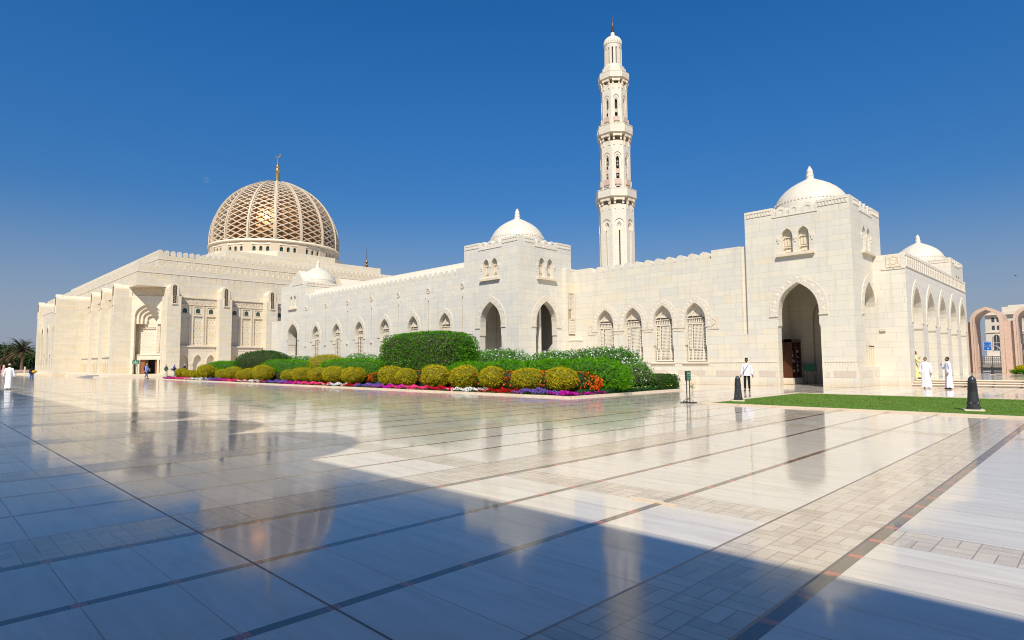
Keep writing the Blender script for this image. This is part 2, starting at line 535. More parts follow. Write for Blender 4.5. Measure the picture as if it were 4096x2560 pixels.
# ------------------------------------------------------------------ ground, plaza, terraces
def sheet(name, x0, x1, y0, y1, z, mat, kind='structure', div=1):
    b = MB(); b.add([(x0,y0,z),(x1,y0,z),(x1,y1,z),(x0,y1,z)], [(0,1,2,3)])
    return tag(b.build(name, mat, fix=False), kind=kind)
sheet('ground', -4000, 4000, -4000, 4000, -.06, M_['ground'])
sheet('plaza_pavement', -196, 60, -60, 160, 0.0, M_['floor'])
b = MB()
for k, yy in enumerate((43.1, 43.47, 43.84)):
    z = .127*(k+1)
    b.box(-8.72+.06*k, 45, yy+.03, 96 if k == 2 else yy+.5, z-.127+.001, z-.002)
terrace = b.build('raised_terrace', M_['floor']); tag(terrace, kind='structure')
b = MB()
for k, yy in enumerate((43.1, 43.47, 43.84)):
    z = .127*(k+1)
    pr_ = [(yy+.30, z+.002), (yy+.03, z+.002), (yy-.012, z-.012), (yy-.03, z-.045), (yy-.012, z-.078), (yy+.03, z-.09), (yy+.30, z-.09)]
    x0, x1 = -8.74+.06*k, 45
    n = len(pr_)
    b.add([(x0, q[0], q[1]) for q in pr_]+[(x1, q[0], q[1]) for q in pr_],
          [tuple(range(n)), tuple(reversed(range(n, 2*n)))]+[(i, n+i, n+(i+1) % n, (i+1) % n) for i in range(n)])
M_['step'] = flat('honed_step_stone', (.70, .57, .42), .45, vary=.1)
tag(b.build('step_nosings', M_['step']), kind='structure')
# prayer hall terrace, steps and ramp
b = MB()
b.prism([(-160, 19.6), (-137.6, 19.6), (-119.3, 19.6), (-119.3, 18.5), (-90.6, 18.5), (-90.6, 90), (-160, 90)], 0.001, .37)
b.box(-96, -89.9, 17.9, 18.49, .001, .19); b.box(-90.59, -89.9, 18.49, 90, .001, .19)
b.box(-139, -121.02, 15.4, 19.59, .001, .36); b.box(-150, -139, 14.6, 19.59, .001, .18); b.box(-150, -139.3, 15.6, 19.58, .18, .34)
tag(b.build('prayer_hall_terrace', M_['trim']), kind='structure')
b = MB(); b.add([(-104,17.3,.002),(-96.05,17.3,.002),(-96.05,18.48,.002),(-104,18.48,.002),(-96.05,17.3,.33),(-96.05,18.48,.33)],
      [(0,1,4),(3,5,2),(0,4,5,3),(1,2,5,4),(0,3,2,1)])
M_['slate'] = flat('grey_ramp_stone', (.30, .29, .28), .4)
tag(b.build('access_ramp', M_['slate']), kind='structure')
# lawn with its curb
LX0, LX1, LY0, LY1 = -10.55, 22, 20.95, 29.75
sheet('lawn', LX0, LX1, LY0, LY1, .035, M_['lawn'])
b = MB()
b.box(-10.80, 22, 20.78, LY0, .001, .05); b.box(-10.80, 22, LY1, 29.98, .001, .06)
b.box(-10.80, LX0, LY0, LY1, .001, .055)
tag(b.build('lawn_curb', M_['step']), kind='structure')
n = 42000
px = RNG.uniform(LX0+.02, 3.0, n); py = RNG.uniform(LY0+.02, LY1-.02, n)
an = RNG.uniform(0, pi, n); hh = RNG.uniform(.012, .032, n); ww = RNG.uniform(.008, .018, n)
lx, ly = RNG.normal(0, .014, n), RNG.normal(0, .014, n)
V = np.empty((n, 3, 3)); V[:, 0] = np.stack([px-np.cos(an)*ww, py-np.sin(an)*ww, np.full(n, .03)], 1)
V[:, 1] = np.stack([px+np.cos(an)*ww, py+np.sin(an)*ww, np.full(n, .03)], 1); V[:, 2] = np.stack([px+lx, py+ly, .03+hh], 1)
def tri_mesh(name, V, mat, k):
    me = bpy.data.meshes.new(name); n = len(V)
    me.vertices.add(n*k); me.vertices.foreach_set('co', V.reshape(-1).astype(np.float32))
    me.loops.add(n*k); me.loops.foreach_set('vertex_index', np.arange(n*k, dtype=np.int32))
    me.polygons.add(n); me.polygons.foreach_set('loop_start', np.arange(0, n*k, k, dtype=np.int32))
    me.update(calc_edges=True); me.materials.append(mat)
    return me
M_['blade'] = leafmat('grass_blades', (.075, .165, .018), (.15, .25, .035), (.24, .27, .05), .3)
o = bpy.data.objects.new('grass', tri_mesh('grass', V, M_['blade'], 3)); COL.objects.link(o)
tag(o, 'short mown green grass of the strip of lawn between the bollards', 'grass', kind='stuff')
# flower bed soil and its curb
BX0, BX1, BY0, BY1 = -76.5, -16.95, 20.7, 31.9
sheet('bed_soil', BX0, BX1+.0, BY0, 30.55, .03, M_['soil'])
b = MB()
x = BX0
while x < BX1-.01:
    x2 = min(x+1.15, BX1); b.box(x+.006, x2-.006, BY0-.06, BY0+.08, .001, .075+random.uniform(-.004, .004)); x = x2
y = BY0+.09
while y < 30.3:
    y2 = min(y+1.15, 30.3); b.box(BX1-.08, BX1+.06, y+.006, y2-.006, .001, .075+random.uniform(-.004, .004)); y = y2
tag(b.build('bed_curb', M_['step']), kind='structure')
# loose broken slab in the paving
b = MB(); b.box(-4.0, -3.42, 5.905, 5.955, .001, .018); b.box(-3.95, -3.62, 5.96, 6.02, .001, .012)
tag(b.build('broken_paving_strip', M_['step']), 'broken pale strip of stone loose between paving slabs', 'stone strip')
# ------------------------------------------------------------------ towers
def lattice(mb, F, u0, u1, z0, z1, d, pitch=.12, bw=.05, th=.04, mi=0):
    n = max(1, round((u1-u0)/pitch)); p = (u1-u0)/n
    for i in range(1, n):
        mb.fbox(F, u0+i*p-bw/2, u0+i*p+bw/2, z0, z1, d-th, d, mi)
    n = max(1, round((z1-z0)/pitch)); p = (z1-z0)/n
    for i in range(1, n):
        mb.fbox(F, u0, u1, z0+i*p-bw/2, z0+i*p+bw/2, d-th-.002, d-.003, mi)
    mb.fbox(F, u0-.04, u0, z0-.04, z1+.04, d-th, d+.02, mi); mb.fbox(F, u1, u1+.04, z0-.04, z1+.04, d-th, d+.02, mi)
    mb.fbox(F, u0, u1, z0-.04, z0, d-th, d+.02, mi); mb.fbox(F, u0, u1, z1, z1+.04, d-th, d+.02, mi)

def dentils(mb, F, u0, u1, z0, z1, d, pitch=.16, w_=.07, out=.03):
    n = int((u1-u0)/pitch)
    for i in range(n):
        a = u0+(i+.5)*(u1-u0)/n
        mb.fbox(F, a-w_/2, a+w_/2, z0, z1, d, d+out)

def frame_ring(parent, F, c, hwi, hwo, z0, zsi, zai, zso, zao, lobes=11, mat='carve', lob='trimw'):
    mb = MB()
    mb.plate(F, horseshoe(c, hwi, hwo, z0, zsi, zai, zso, zao), [], .035, -.01)
    for s in (-1, 1):
        mb.fbox(F, c+s*(hwi+hwo)/2-(hwo-hwi)/2-.03, c+s*(hwi+hwo)/2+(hwo-hwi)/2+.03, z0-.1, z0, -.01, .06)
    oi = arch(c, hwi, z0, zsi, zai, 9); oo = arch(c, hwo, z0, zso, zao, 9)
    # resample both curves and put shell bosses along the middle
    def res(pts, n):
        L = [0]
        for i in range(1, len(pts)): L.append(L[-1]+math.dist(pts[i], pts[i-1]))
        out = []
        for k in range(n):
            t = (k+.5)/n*L[-1]
            for i in range(1, len(pts)):
                if L[i] >= t:
                    f = (t-L[i-1])/(L[i]-L[i-1]); out.append((pts[i-1][0]*(1-f)+pts[i][0]*f, pts[i-1][1]*(1-f)+pts[i][1]*f)); break
        return out
    A, B = res(oi, lobes), res(oo, lobes)
    for (a, b_) in zip(A, B):
        m_ = ((a[0]+b_[0])/2, (a[1]+b_[1])/2); r = math.dist(a, b_)*.33
        k = len(mb.v); ring = []
        for j in range(8):
            t = 2*pi*j/8; mb.v.append(F(m_[0]+r*cos(t), m_[1]+r*sin(t), .03))
        mb.v.append(F(m_[0], m_[1], .03+r*.15))
        for j in range(8): mb.f.append((k+j, k+(j+1) % 8, k+8)); mb.m.append(1)
    fr = mb.build('arch_frame', [M_[mat], M_[lob]], parent)
    return fr

def small_windows(parent, F, c, mat):
    """pair of narrow arched blind windows over one sill"""
    sill = MB(); sill.fbox(F, c-1.13, c+1.13, 8.07, 8.22, -.02, .2); sill.fbox(F, c-1.05, c+1.05, 8.22, 8.26, -.02, .12)
    sill.build('sill', M_['trim'], parent)
    for k in (-1, 1):
        cc = c+k*.485
        mb = MB(); mb.plate(F, arch(cc, .325, 8.26, 9.3, 9.84, 5), [], -.30, -.36)
        for j in (-1, 0, 1):
            mb.plate(F, arch(cc+j*.17, .06, 8.75, 9.1, 9.2, 3), [], -.24, -.31)
        mb.fbox(F, cc-.26, cc+.26, 8.62, 8.68, -.31, -.2); mb.fbox(F, cc-.26, cc+.26, 9.26, 9.31, -.31, -.2)
        mb.fbox(F, cc-.2, cc+.2, 8.36, 8.52, -.31, -.25)
        mb.build('window', M_['trim'], parent)
    for k in (-1.0, 0, 1.0):
        mb = MB(); mb.fbox(F, c+k-.1, c+k+.1, 9.12, 9.32, -.01, .05); mb.fbox(F, c+k-.05, c+k+.05, 8.95, 9.121, -.01, .04); mb.build('window_bracket', M_['trimw'], parent)

DOMEP = [(2.25, .0), (2.25, .28), (2.19, .55), (2.06, .85), (1.86, 1.15), (1.58, 1.44), (1.24, 1.70), (.85, 1.93), (.5, 2.10), (.23, 2.24), (.20, 2.28)]
def small_dome(parent, cx, cy, z0):
    mb = MB(); mb.lathe(DOMEP, (0, 0, z0), 48)
    n = 60
    for j in range(n):
        t = 2*pi*j/n; r = 2.215
        G = lambda u, z, dd, t=t: ((r+dd)*cos(t)-u*sin(t), (r+dd)*sin(t)+u*cos(t), z)
        mb.fbox(G, -.05, .05, z0+.46, z0+.56, -.1, .02)
    d = mb.build('dome', M_['dome'], parent, smooth=True, loc=(cx-parent.location.x, cy-parent.location.y, 0))
    mb = MB(); mb.lathe([(.24, 2.2), (.23, 2.4), (.25, 2.42), (.22, 2.48), (.19, 2.72), (.20, 2.74), (.14, 2.90), (.09, 2.98), (.10, 3.0), (.07, 3.06), (.02, 3.1)], (0, 0, z0), 20)
    mb.build('finial', M_['trimw'], d, smooth=True, loc=(0, 0, 0))

def tower(name, label, x0, y0, mat, plinth=False, group=None, S=6.27, faces=('Y', 'X'), rail=False, base=0.0):
    x1, y1 = x0+S, y0+S; H = 11.28
    cx, cy = (x0+x1)/2, (y0+y1)/2
    t = thing(name, label, 'gate tower', (cx, cy, 0), 0, group)
    T = .62
    oz = base
    top = 0.0
    def face(F, c, u0, u1, T=T):
        mb = MB()
        prof = [(u1, oz), (u1, H), (c+1.32, H)]
        # three low rounded crenels in a dip of the parapet
        for k in (1, 0, -1):
            a = c+k*.80
            if k == 1: prof += [(c+1.25, H-.05), (c+1.2, 11.02)]
            for i in range(5):
                q = pi*i/4; prof.append((a+.33*cos(q), 11.02+.22*sin(q)*(1.25 if i == 2 else 1)))
        prof += [(c-1.2, 11.02), (c-1.25, H-.05), (c-1.32, H), (u0, H), (u0, oz)]
        holes = [arch(c, 1.20, oz+.02, 4.45, 6.40, 8, (3.72, .06))]
        for k in (-1, 1): holes.append(arch(c+k*.485, .325, 8.26, 9.3, 9.84, 5))
        if oz+.02 > 0: holes[0] = [(a, max(b, oz)) for a, b in holes[0]]
        outer = list(reversed(prof))
        # open the doorway at the foot of the wall
        A = holes.pop(0)
        outer = [(u0, oz)]+[(A[-1][0], oz)]+[p for p in reversed(A)][1:-1]+[(A[0][0], oz)]+[(u1, oz)]+prof[1:-1]
        mb.plate(F, outer, holes, 0, -T)
        wl = mb.build('wall', M_[mat], t)
        frame_ring(t, F, c, 1.22, 1.70, 4.42, 4.45, 6.40, 4.75, 6.89)
        small_windows(t, F, c, mat)
        mb = MB()
        for a, b_ in ((u0+.12, c-1.38), (c+1.38, u1-.12)):
            mb.fbox(F, a, b_, 11.12, 11.17, -.01, .035); mb.fbox(F, a, b_, 10.86, 10.90, -.01, .03)
            dentils(mb, F, a, b_, 10.92, 11.10, -.01, .17, .07, .045)
        mb.fbox(F, c-1.36, c+1.36, 10.62, 10.68, -.01, .04)
        for k in (-1, 0, 1):
            mb.plate(F, arch(c+k*.8, .30, 10.68, 11.0, 11.16, 4), [arch(c+k*.8, .13, 10.8, 10.98, 11.08, 3)], .03, -.01)
        mb.build('cornice', M_['trimw'], t)
    if 'Y' in faces: face(FY(y0), cx, x0, x1)
    else: mbx = MB(); mbx.box(x0, x1, y0, y0+T, oz, H); mbx.build('wall', M_[mat], t)
    if 'X' in faces: face(FX(x1-.003), cy, y0+T+.002 if 'Y' in faces else y0, y1, .5)
    mb = MB()
    mb.box(x0, x0+T, y0+T+.003, y1, oz, H)                       # far side walls
    mb.plate(FY(y1-T), [(x0+T, oz), (cx-1.05, oz)]+[p for p in reversed(arch(cx, 1.05, oz, 4.3, 6.1, 6))][1:-1]+[(cx+1.05, oz), (x1-T, oz), (x1-T, 8.4), (x0+T, 8.4)], [], 0, -.7)
    mb.box(x0+T, x1-T, y1-.28, y1-.003, oz, 8.4)
    mb.box(x0+T, x1-T, y0+T, y1, 8.0, 8.3)                        # ceiling
    mb.box(x0+.02, x1-.02, y0+.02, y1-.02, 10.6, 10.75)           # roof deck
    mb.box(x0+T, x1-T, y1-T+.01, y1, 8.35, 11.0)
    mb.build('inner_walls', M_[mat], t)
    mb = MB(); mb.box(x0+T, x1-T, y1-.03, y1+2.5, oz, 6.3) if False else None
    small_dome(t, cx, cy, 11.30)
    mb = MB(); mb.box(x0+.02, x1-.02, y0+.02, y1-.02, 10.76, 11.05) if False else mb.lathe([(2.6, 10.75), (2.6, 11.3), (2.3, 11.32)], (cx, cy, 0), 40)
    mb.build('dome_drum', M_['dome'], t)
    return t, cx, cy, x1, y1

def plinth_band(parent, F, u0, u1, out=.1, ht=1.18, zig=True, ends=True):
    mb = MB(); mb.fbox(F, u0, u1, 0.002, ht, -.3, out); mb.build('plinth', M_['wall'], parent)
    mb = MB(); mb.fbox(F, u0+.05, u1-.05, ht, ht+.05, -.05, out-.03); mb.fbox(F, u0+.1, u1-.1, ht+.30, ht+.34, -.02, .03)
    dentils(mb, F, u0+.12, u1-.12, ht+.07, ht+.28, -.01, .15, .075, .035)
    mb.build('dentil_course', M_['trimw'], parent)
    if zig:
        mb = MB(); L = u1-u0; n = max(1, round(L/3.1)); s = L/n
        for i in range(n):
            mb.fbox(F, u0+i*s+.62, u0+(i+1)*s-.12, .56, .96, out-.01, out+.006)
        mb.build('zigzag_relief', M_['zig'], parent)
        mb = MB()
        for i in range(n):
            c = u0+i*s+.3; r = .17
            P = [(c+r*cos(q*pi/8), .76+r*sin(q*pi/8)) for q in range(16)]
            P2 = [(c+r*.6*cos(q*pi/8), .76+r*.6*sin(q*pi/8)) for q in range(16)]
            mb.plate(F, P, [P2], out+.02, out-.01); mb.fbox(F, c-.04, c+.04, .72, .80, out-.01, out+.02)
        mb.build('plinth_roundels', M_['trimw'], parent)

# main gate, nearest on the right
gt, gcx, gcy, gx1, gy1 = tower('gate_tower', 'big domed stone gatehouse with green board in its tall arch, nearest on the right', -16.70, 38.6, 'wall', group='square domed gate towers')
F1 = FY(38.6)
plinth_band(gt, F1, -16.70, gcx-1.30); plinth_band(gt, F1, gcx+1.30, -10.34)
F2 = FX(-10.433)
mb = MB(); mb.fbox(F2, 38.52, 44.9, .002, 1.18, -.9, .1); mb.build('plinth', M_['wall'], gt)
mb = MB()
for a, b_ in ((38.9, 41.3), (41.75, 44.3)): mb.fbox(F2, a, b_, .56, .96, .09, .106)
mb.build('carved_panel', M_['carvel'], gt)
mb = MB(); mb.fbox(F2, 40.5, 42.98, 2.46, 2.62, -.34, -.12); mb.fbox(F2, 40.5, 42.98, 2.32, 2.38, -.3, -.16)
hs_ = [arch(40.78+.46*k, .15, 1.30, 2.0, 2.22, 4) for k in range(5)]
mb.plate(F2, rect(40.5, 42.98, 1.181, 2.34), hs_, -.18, -.28)
for k in range(6): mb.tube([F2(40.55+.46*k, 1.19, -.15), F2(40.55+.46*k, 2.3, -.15)], .035, 6)
mb.build('balustrade', M_['trim'], gt)
# low stair inside the gate
mb = MB()
for k in range(4): mb.box(-12.6+.28*k*.3, -11.4, 41.2+.3*k, 43.6, .002+.16*k, .16*(k+1))
mb.build('inner_steps', M_['trim'], gt)
# teak cabinet inside the gate
cb = thing('display_cabinet', 'dark teak glazed cabinet of shelved goods standing inside the big gate', 'cabinet', (-15.5, 42.75, 0))
mb = MB(); mb.box(-16.07, -15.15, 41.75, 43.55, .02, .42); mb.build('stone_base', M_['wall'], cb)
mb = MB(); mb.box(-16.07, -15.66, 41.8, 43.5, .42, 3.0); mb.box(-15.66, -15.2, 41.8, 41.88, .42, 3.0); mb.box(-15.66, -15.2, 43.42, 43.5, .42, 3.0)
mb.box(-15.66, -15.18, 41.8, 43.5, 2.82, 3.02); mb.box(-15.66, -15.2, 42.6, 42.7, .42, 2.82)
for z in (.45, .78, 1.1, 1.42, 1.75, 2.08, 2.45): mb.box(-15.66, -15.24, 41.88, 42.6, z, z+.035); mb.box(-15.66, -15.24, 42.7, 43.42, z, z+.035)
mb.build('cabinet_case', M_['woodd'], cb)
for k in range(26):
    mb = MB(); y = random.choice([random.uniform(41.95, 42.5), random.uniform(42.75, 43.3)]); z = random.choice([.485, .815, 1.135, 1.455, 1.785, 2.115])
    mb.box(-15.5, -15.32, y, y+random.uniform(.03, .16), z, z+random.uniform(.06, .22)); mb.build('shelf_item', M_['white'], cb)
gt['label'] = 'big domed stone gatehouse with a tall open arch, nearest on the right'

mt, *_ = tower('gate_tower', 'domed square gatehouse with two dark arches behind the white flowering shrubs', -37.77, 32.48, 'gal', group='square domed gate towers')
mb = MB(); Fi = FY(35.5); cx_ = -37.77+6.27/2; A = arch(cx_, .88, .02, 3.9, 5.3, 7, (3.3, .05))
mb.plate(Fi, [(-37.1, 0.01), (A[-1][0], .01)]+list(reversed(A))[1:-1]+[(A[0][0], .01), (-32.2, .01), (-32.2, 7.9), (-37.1, 7.9)], [], 0, -.25)
mb.build('inner_arch', M_['gal'], mt)
mb = MB(); mb.box(-36.9, -32.4, 35.80, 35.84, .01, 7.8); mb.build('arch_shade_panel', M_['void'], mt)  # near-black panel painted in place of the unlit room behind
tt, *_ = tower('gate_tower', 'distant domed tower rising behind the five-arched side wing', -16.70, 69.75, 'wall', group='square domed gate towers', base=.4)

# ------------------------------------------------------------------ windows with carved screens
def screen_window(parent, F, c, hw, z0, zs, za, depth, fine=.13, simple=False):
    mb = MB(); mb.plate(F, arch(c, hw+.02, z0-.02, zs, za+.02, 6), [], -depth-.10, -depth-.16)
    wn = mb.build('window', M_['backing'], parent)
    mb = MB(); d = -depth
    zt = zs-.15
    # tympanum with small inner arch
    mb.plate(F, arch(c, hw+.01, zt+.42, zs+.06, za, 6), [arch(c, hw*.50, zt+.62, zs+.18, za-.34, 5)], d+.03, d-.1)
    sc = mb.build('window_tympanum', M_['carve'], wn)
    mb = MB(); mb.plate(F, arch(c, hw*.50, zt+.62, zs+.18, za-.34, 5), [], d-.02, d-.1)
    mb.build('tympanum_panel', M_['carvel'], wn)
    mb = MB()
    w3 = hw*.50
    cols = [(c-hw+.05, c-w3-.06), (c-w3+.02, c+w3-.02), (c+w3+.06, c+hw-.05)]
    zb = z0+ (zt-z0)*.34
    if simple:
        for (a, b_) in cols: lattice(mb, F, a, b_, z0+.1, zt, d-.02, fine)
    else:
        lattice(mb, F, c-hw+.08, c+hw-.08, z0+.32, zb-.12, d-.02, fine)
        lattice(mb, F, c-hw+.08, c+hw-.08, z0+.1, z0+.22, d-.02, fine)
        n = 3
        for (i, (a, b_)) in enumerate(cols):
            if i == 1: lattice(mb, F, a, b_, zb, zt-.05, d-.02, fine)
            else:
                s = (zt-.05-zb)/n
                for k in range(n): lattice(mb, F, a, b_, zb+k*s+.03, zb+(k+1)*s-.05, d-.02, fine*.85)
        mb.fbox(F, c-hw, c+hw, zt, zt+.08, d-.05, d+.03)
        dentils(mb, F, c-hw+.05, c+hw-.05, zt+.1, zt+.38, d-.1, .13, .06, .09)
        mb.fbox(F, c-hw, c+hw, zt+.40, zt+.46, d-.05, d+.03)
    for a, b_ in ((c-hw, c-hw+.05), (c+hw-.05, c+hw), (c-w3-.06, c-w3+.02), (c+w3-.02, c+w3+.06)):
        mb.fbox(F, a, b_, z0, zt, d-.06, d+.012)
    mb.fbox(F, c-hw, c+hw, z0, z0+.1, d-.06, d+.04)
    mb.build('window_screen', M_['trimw'], wn)
    return wn

# ------------------------------------------------------------------ gallery between the gatehouse and the hall
gl = thing('gallery_wing', 'long white gallery wall with six carved arched windows and scalloped parapet', 'gallery', (-52, 35.5, 0))
F = FY(32.483)
cs = [-40.33-4.585*k for k in range(6)]
outer = [(-65.9, 0), (-37.775, 0), (-37.775, 9.5), (-38.85, 9.5)]+merlon_profile(-64.5, -38.85, 8.87, 9.5, .757, .21)+[(-65.0, 9.5), (-65.9, 9.5)]
holes = [arch(c, .80, 1.0, 4.45, 5.89, 6, (3.72, .05)) for c in cs]
sl = [-38.01-4.60*k for k in range(7)]
holes += [rect(s-.085, s+.085, 3.75, 7.08) for s in sl]
mb = MB(); mb.plate(F, outer, holes, 0, -.5)
mb.box(-65.9, -37.775, 32.99, 38.7, 0, 8.86)
mb.build('wall', M_['gal'], gl)
for c in cs:
    frame_ring(gl, F, c, .82, 1.16, 4.15, 4.45, 5.89, 4.6, 6.38, 9)
    screen_window(gl, F, c, .78, 1.1, 4.45, 5.86, .36, .14)
mb = MB()
for s in sl:
    mb.plate(F, rect(s-.16, s+.16, 3.6, 3.78), [], .09, -.2)
    mb.fbox(F, s-.03, s+.03, 3.8, 7.0, -.2, -.05)
mb.build('slot_sills', M_['trim'], gl)
for s in sl:
    mb = MB(); P = [(s+.25*cos(q*pi/8), 7.98+.25*sin(q*pi/8)) for q in range(16)]
    P2 = [(s+.17*cos(q*pi/8), 7.98+.17*sin(q*pi/8)) for q in range(16)]
    mb.plate(F, P, [P2], .05, -.01); mb.fbox(F, s-.04, s+.04, 7.84, 8.12, -.01, .04); mb.fbox(F, s-.14, s+.14, 7.94, 8.02, -.01, .04)
    mb.build('medallion', M_['carvel'], gl)
mb = MB()
for k in range(22): 
    x = -37.9-k*1.28; mb.fbox(F, x-.05, x+.05, 7.35, 7.47, -.01, .03)
mb.build('wall_studs', M_['trimw'], gl)
mb = MB(); pr_ = [(33.05, 8.87)]+[(35.6-2.55*cos(q*pi/16), 8.87+1.72*sin(q*pi/16)) for q in range(17)]+[(38.15, 8.87)]
x0, x1 = -65.9, -37.8; n = len(pr_)
mb.add([(x0, *q) for q in pr_]+[(x1, *q) for q in pr_], [(i, i+1, n+i+1, n+i) for i in range(n-1)]+[tuple(range(n)), tuple(reversed(range(n, 2*n)))])
mb.build('vault_roof', M_['trim'], gl, smooth=True)

# wall with four tall screens, between the two gatehouses
wn = thing('screen_wall', 'cream stone wall with four tall carved screen windows between the two gatehouses', 'wall', (-24, 39.5, 0))
F = lambda u, z, d: (u*.9903, 38.62-d, 1.55+(z-1.55)*.9903)
cs2 = [-28.33, -25.76, -23.2, -20.64]
outer = [(-31.37, -.015), (-16.87, -.015), (-16.87, 3.32), (-17.25, 3.32), (-17.25, 9.2), (-19.3, 9.2)]+merlon_profile(-29.25, -19.3, 8.66, 9.18, .886, .19, 6)+[(-29.7, 9.2), (-31.37, 9.2)]
holes = [arch(c, .78, 1.56, 4.30, 5.70, 7, (2.72, .07)) for c in cs2]
mb = MB(); mb.plate(F, outer, holes, 0, -.55); mb.box(-31.07, -16.71, 39.18, 40.2, 0, 8.6); mb.box(-17.079, -16.702, 38.86, 39.17, 3.32, 9.12)
mb.build('wall', M_['wall'], wn)
for c in cs2:
    frame_ring(wn, F, c, .80, 1.24, 4.05, 4.30, 5.70, 4.45, 6.18, 15, 'carve')
    screen_window(wn, F, c, .76, 1.6, 4.35, 5.68, .34, .105)
mb = MB()
for c in (-29.6, -27.05, -24.48, -21.92, -19.3):
    P = rect(c-.42, c+.42, 3.75, 4.62)
    P2 = [(c+.2*cos(q*pi/8), 4.2+.24*sin(q*pi/8)) for q in range(16)]
    mb.plate(F, P, [P2], .03, -.01)
    P3 = [(c+.12*cos(q*pi/8), 4.2+.15*sin(q*pi/8)) for q in range(16)]
    mb.plate(F, P3, [], .04, -.01)
mb.build('square_medallions', M_['carvel'], wn)
mb = MB()
for c in cs2:
    mb.fbox(F, c-.98, c+.98, 1.42, 1.5, -.01, .12); mb.fbox(F, c-.95, c+.95, 1.30, 1.42, -.01, .05); dentils(mb, F, c-.93, c+.93, 1.32, 1.40, .04, .12, .06, .03)
mb.build('sills', M_['trim'], wn)
plinth_band(wn, FY(38.605), -31.0, -16.72, .10, 1.18)
mb = MB(); mb.box(-31.495, -31.075, 37.6, 39.2, 0, 9.2); mb.box(-31.07, -30.34, 37.9, 38.61, 0, 3.3); mb.box(-31.1, -30.3, 37.86, 38.61, 3.3, 3.36)
mb.build('return_wall', M_['wall'], wn)
mb = MB(); FF = FX(-31.075); mb.fbox(FF, 37.78, 38.58, 3.75, 7.2, -.05, .02)
mb.build('return_window', M_['backing'], wn)
mb = MB(); lattice(mb, FF, 37.86, 38.5, 3.9, 5.0, .06, .12); lattice(mb, FF, 38.16, 38.5, 5.1, 7.1, .06, .10); lattice(mb, FF, 37.86, 38.1, 5.9, 7.1, .06, .10)
mb.build('return_screen', M_['trimw'], wn)
bb = tag(MB().build('x', M_['trim']) if False else (lambda m: (m.box(-24.5, -20.42, 38.06, 38.50, 0.002, .62), m.build('stone_bench', M_['wall']))[1])(MB()), 'low pale stone block bench at the foot of the screen wall', 'bench')

# ------------------------------------------------------------------ pavilion at the far end of the gallery
pv = thing('corner_pavilion', 'domed corner pavilion with a gabled parapet where the gallery meets the hall', 'pavilion', (-69, 35.6, 0))
F = FY(32.48)
A = arch(-68.94, 1.22, 2.62, 4.9, 6.36, 8, (3.9, .05))
ped = [(-65.9, 11.2), (-66.05, 11.2), (-66.4, 11.3), (-66.9, 11.85), (-67.35, 12.35), (-67.75, 12.62), (-68.2, 12.35), (-68.9, 11.75), (-69.6, 11.2), (-70.3, 11.06), (-72.15, 11.06)]
holes = [A]+[arch(-69.0+k*.47, .27, 8.26, 9.25, 9.76, 5) for k in (-1, 1)]
mb = MB(); mb.plate(F, [(-72.15, 0), (-65.895, 0)]+ped, holes, 0, -1.0)
mb.box(-72.15, -71.2, 33.49, 38.7, 0, 11.0); mb.box(-66.8, -65.895, 33.49, 38.7, 0, 11.0); mb.box(-71.2, -66.8, 37.8, 38.7, 0, 11.0)
mb.box(-72.1, -66.0, 32.9, 38.65, 10.4, 10.9); mb.box(-71.2, -66.8, 33.4, 37.8, 0, 2.6)
mb.build('wall', M_['gal'], pv)
frame_ring(pv, F, -68.94, 1.24, 1.66, 4.5, 4.9, 6.36, 5.1, 6.87)
for k in (-1, 1):
    m2 = MB(); m2.plate(F, arch(-69.0+k*.47, .27, 8.26, 9.25, 9.76, 5), [], -.25, -.3); m2.build('window', M_['trim'], pv)
m2 = MB(); m2.fbox(F, -70.05, -67.95, 8.07, 8.24, -.02, .18); m2.build('sill', M_['trim'], pv)
m2 = MB(); m2.plate(F, [(-69.3, 10.9), (-66.5, 10.9), (-66.6, 11.5), (-67.2, 12.1), (-67.75, 12.38), (-68.4, 11.95), (-69.1, 11.3)], [], .04, -.01); m2.build('gable_relief', M_['carve'], pv)
FF = FX(-65.892); m2 = MB(); m2.fbox(FF, 32.6, 38.6, 11.0, 11.2, -.9, .05); m2.fbox(FF, 32.6, 38.6, 10.7, 10.75, -.02, .04); dentils(m2, FF, 32.6, 38.6, 10.76, 10.98, -.01, .17, .08, .05); m2.build('cornice', M_['trimw'], pv)
small_dome(pv, -69, 35.6, 11.25)
m2 = MB(); m2.lathe([(2.6, 10.8), (2.6, 11.25), (2.3, 11.27)], (-69, 35.6, 0), 40); m2.build('dome_drum', M_['dome'], pv)
m2 = MB(); pr_ = [(-71.3+(4.6)*q/16, 10.85+1.55*sin(q*pi/16)) for q in range(17)]; n = len(pr_)
m2.add([(p[0], 38.0, p[1]) for p in pr_]+[(p[0], 46.0, p[1]) for p in pr_], [(i, i+1, n+i+1, n+i) for i in range(n-1)]+[tuple(range(n)), tuple(reversed(range(n, 2*n)))])
m2.box(-71.5, -66.4, 38.72, 46.0, 0, 10.85)
m2.build('rear_vault', M_['trim'], pv, smooth=True)
lk = thing('link_wall', 'low cream wall with one pointed arch joining the pavilion to the hall', 'wall', (-75, 34.2, 0))
mb = MB(); Fk = FY(34.0)
mb.plate(Fk, [(-78.2, 0), (-72.2, 0), (-72.2, 7.15), (-78.2, 7.15)], [arch(-74.6, .85, .5, 3.0, 4.2, 6)], 0, -.8)
mb.box(-78.2, -72.2, 35.4, 36.0, 0, 7.1); mb.build('wall', M_['wall'], lk)
frame_ring(lk, Fk, -74.6, .87, 1.3, 2.4, 3.0, 4.2, 3.2, 4.75, 9)

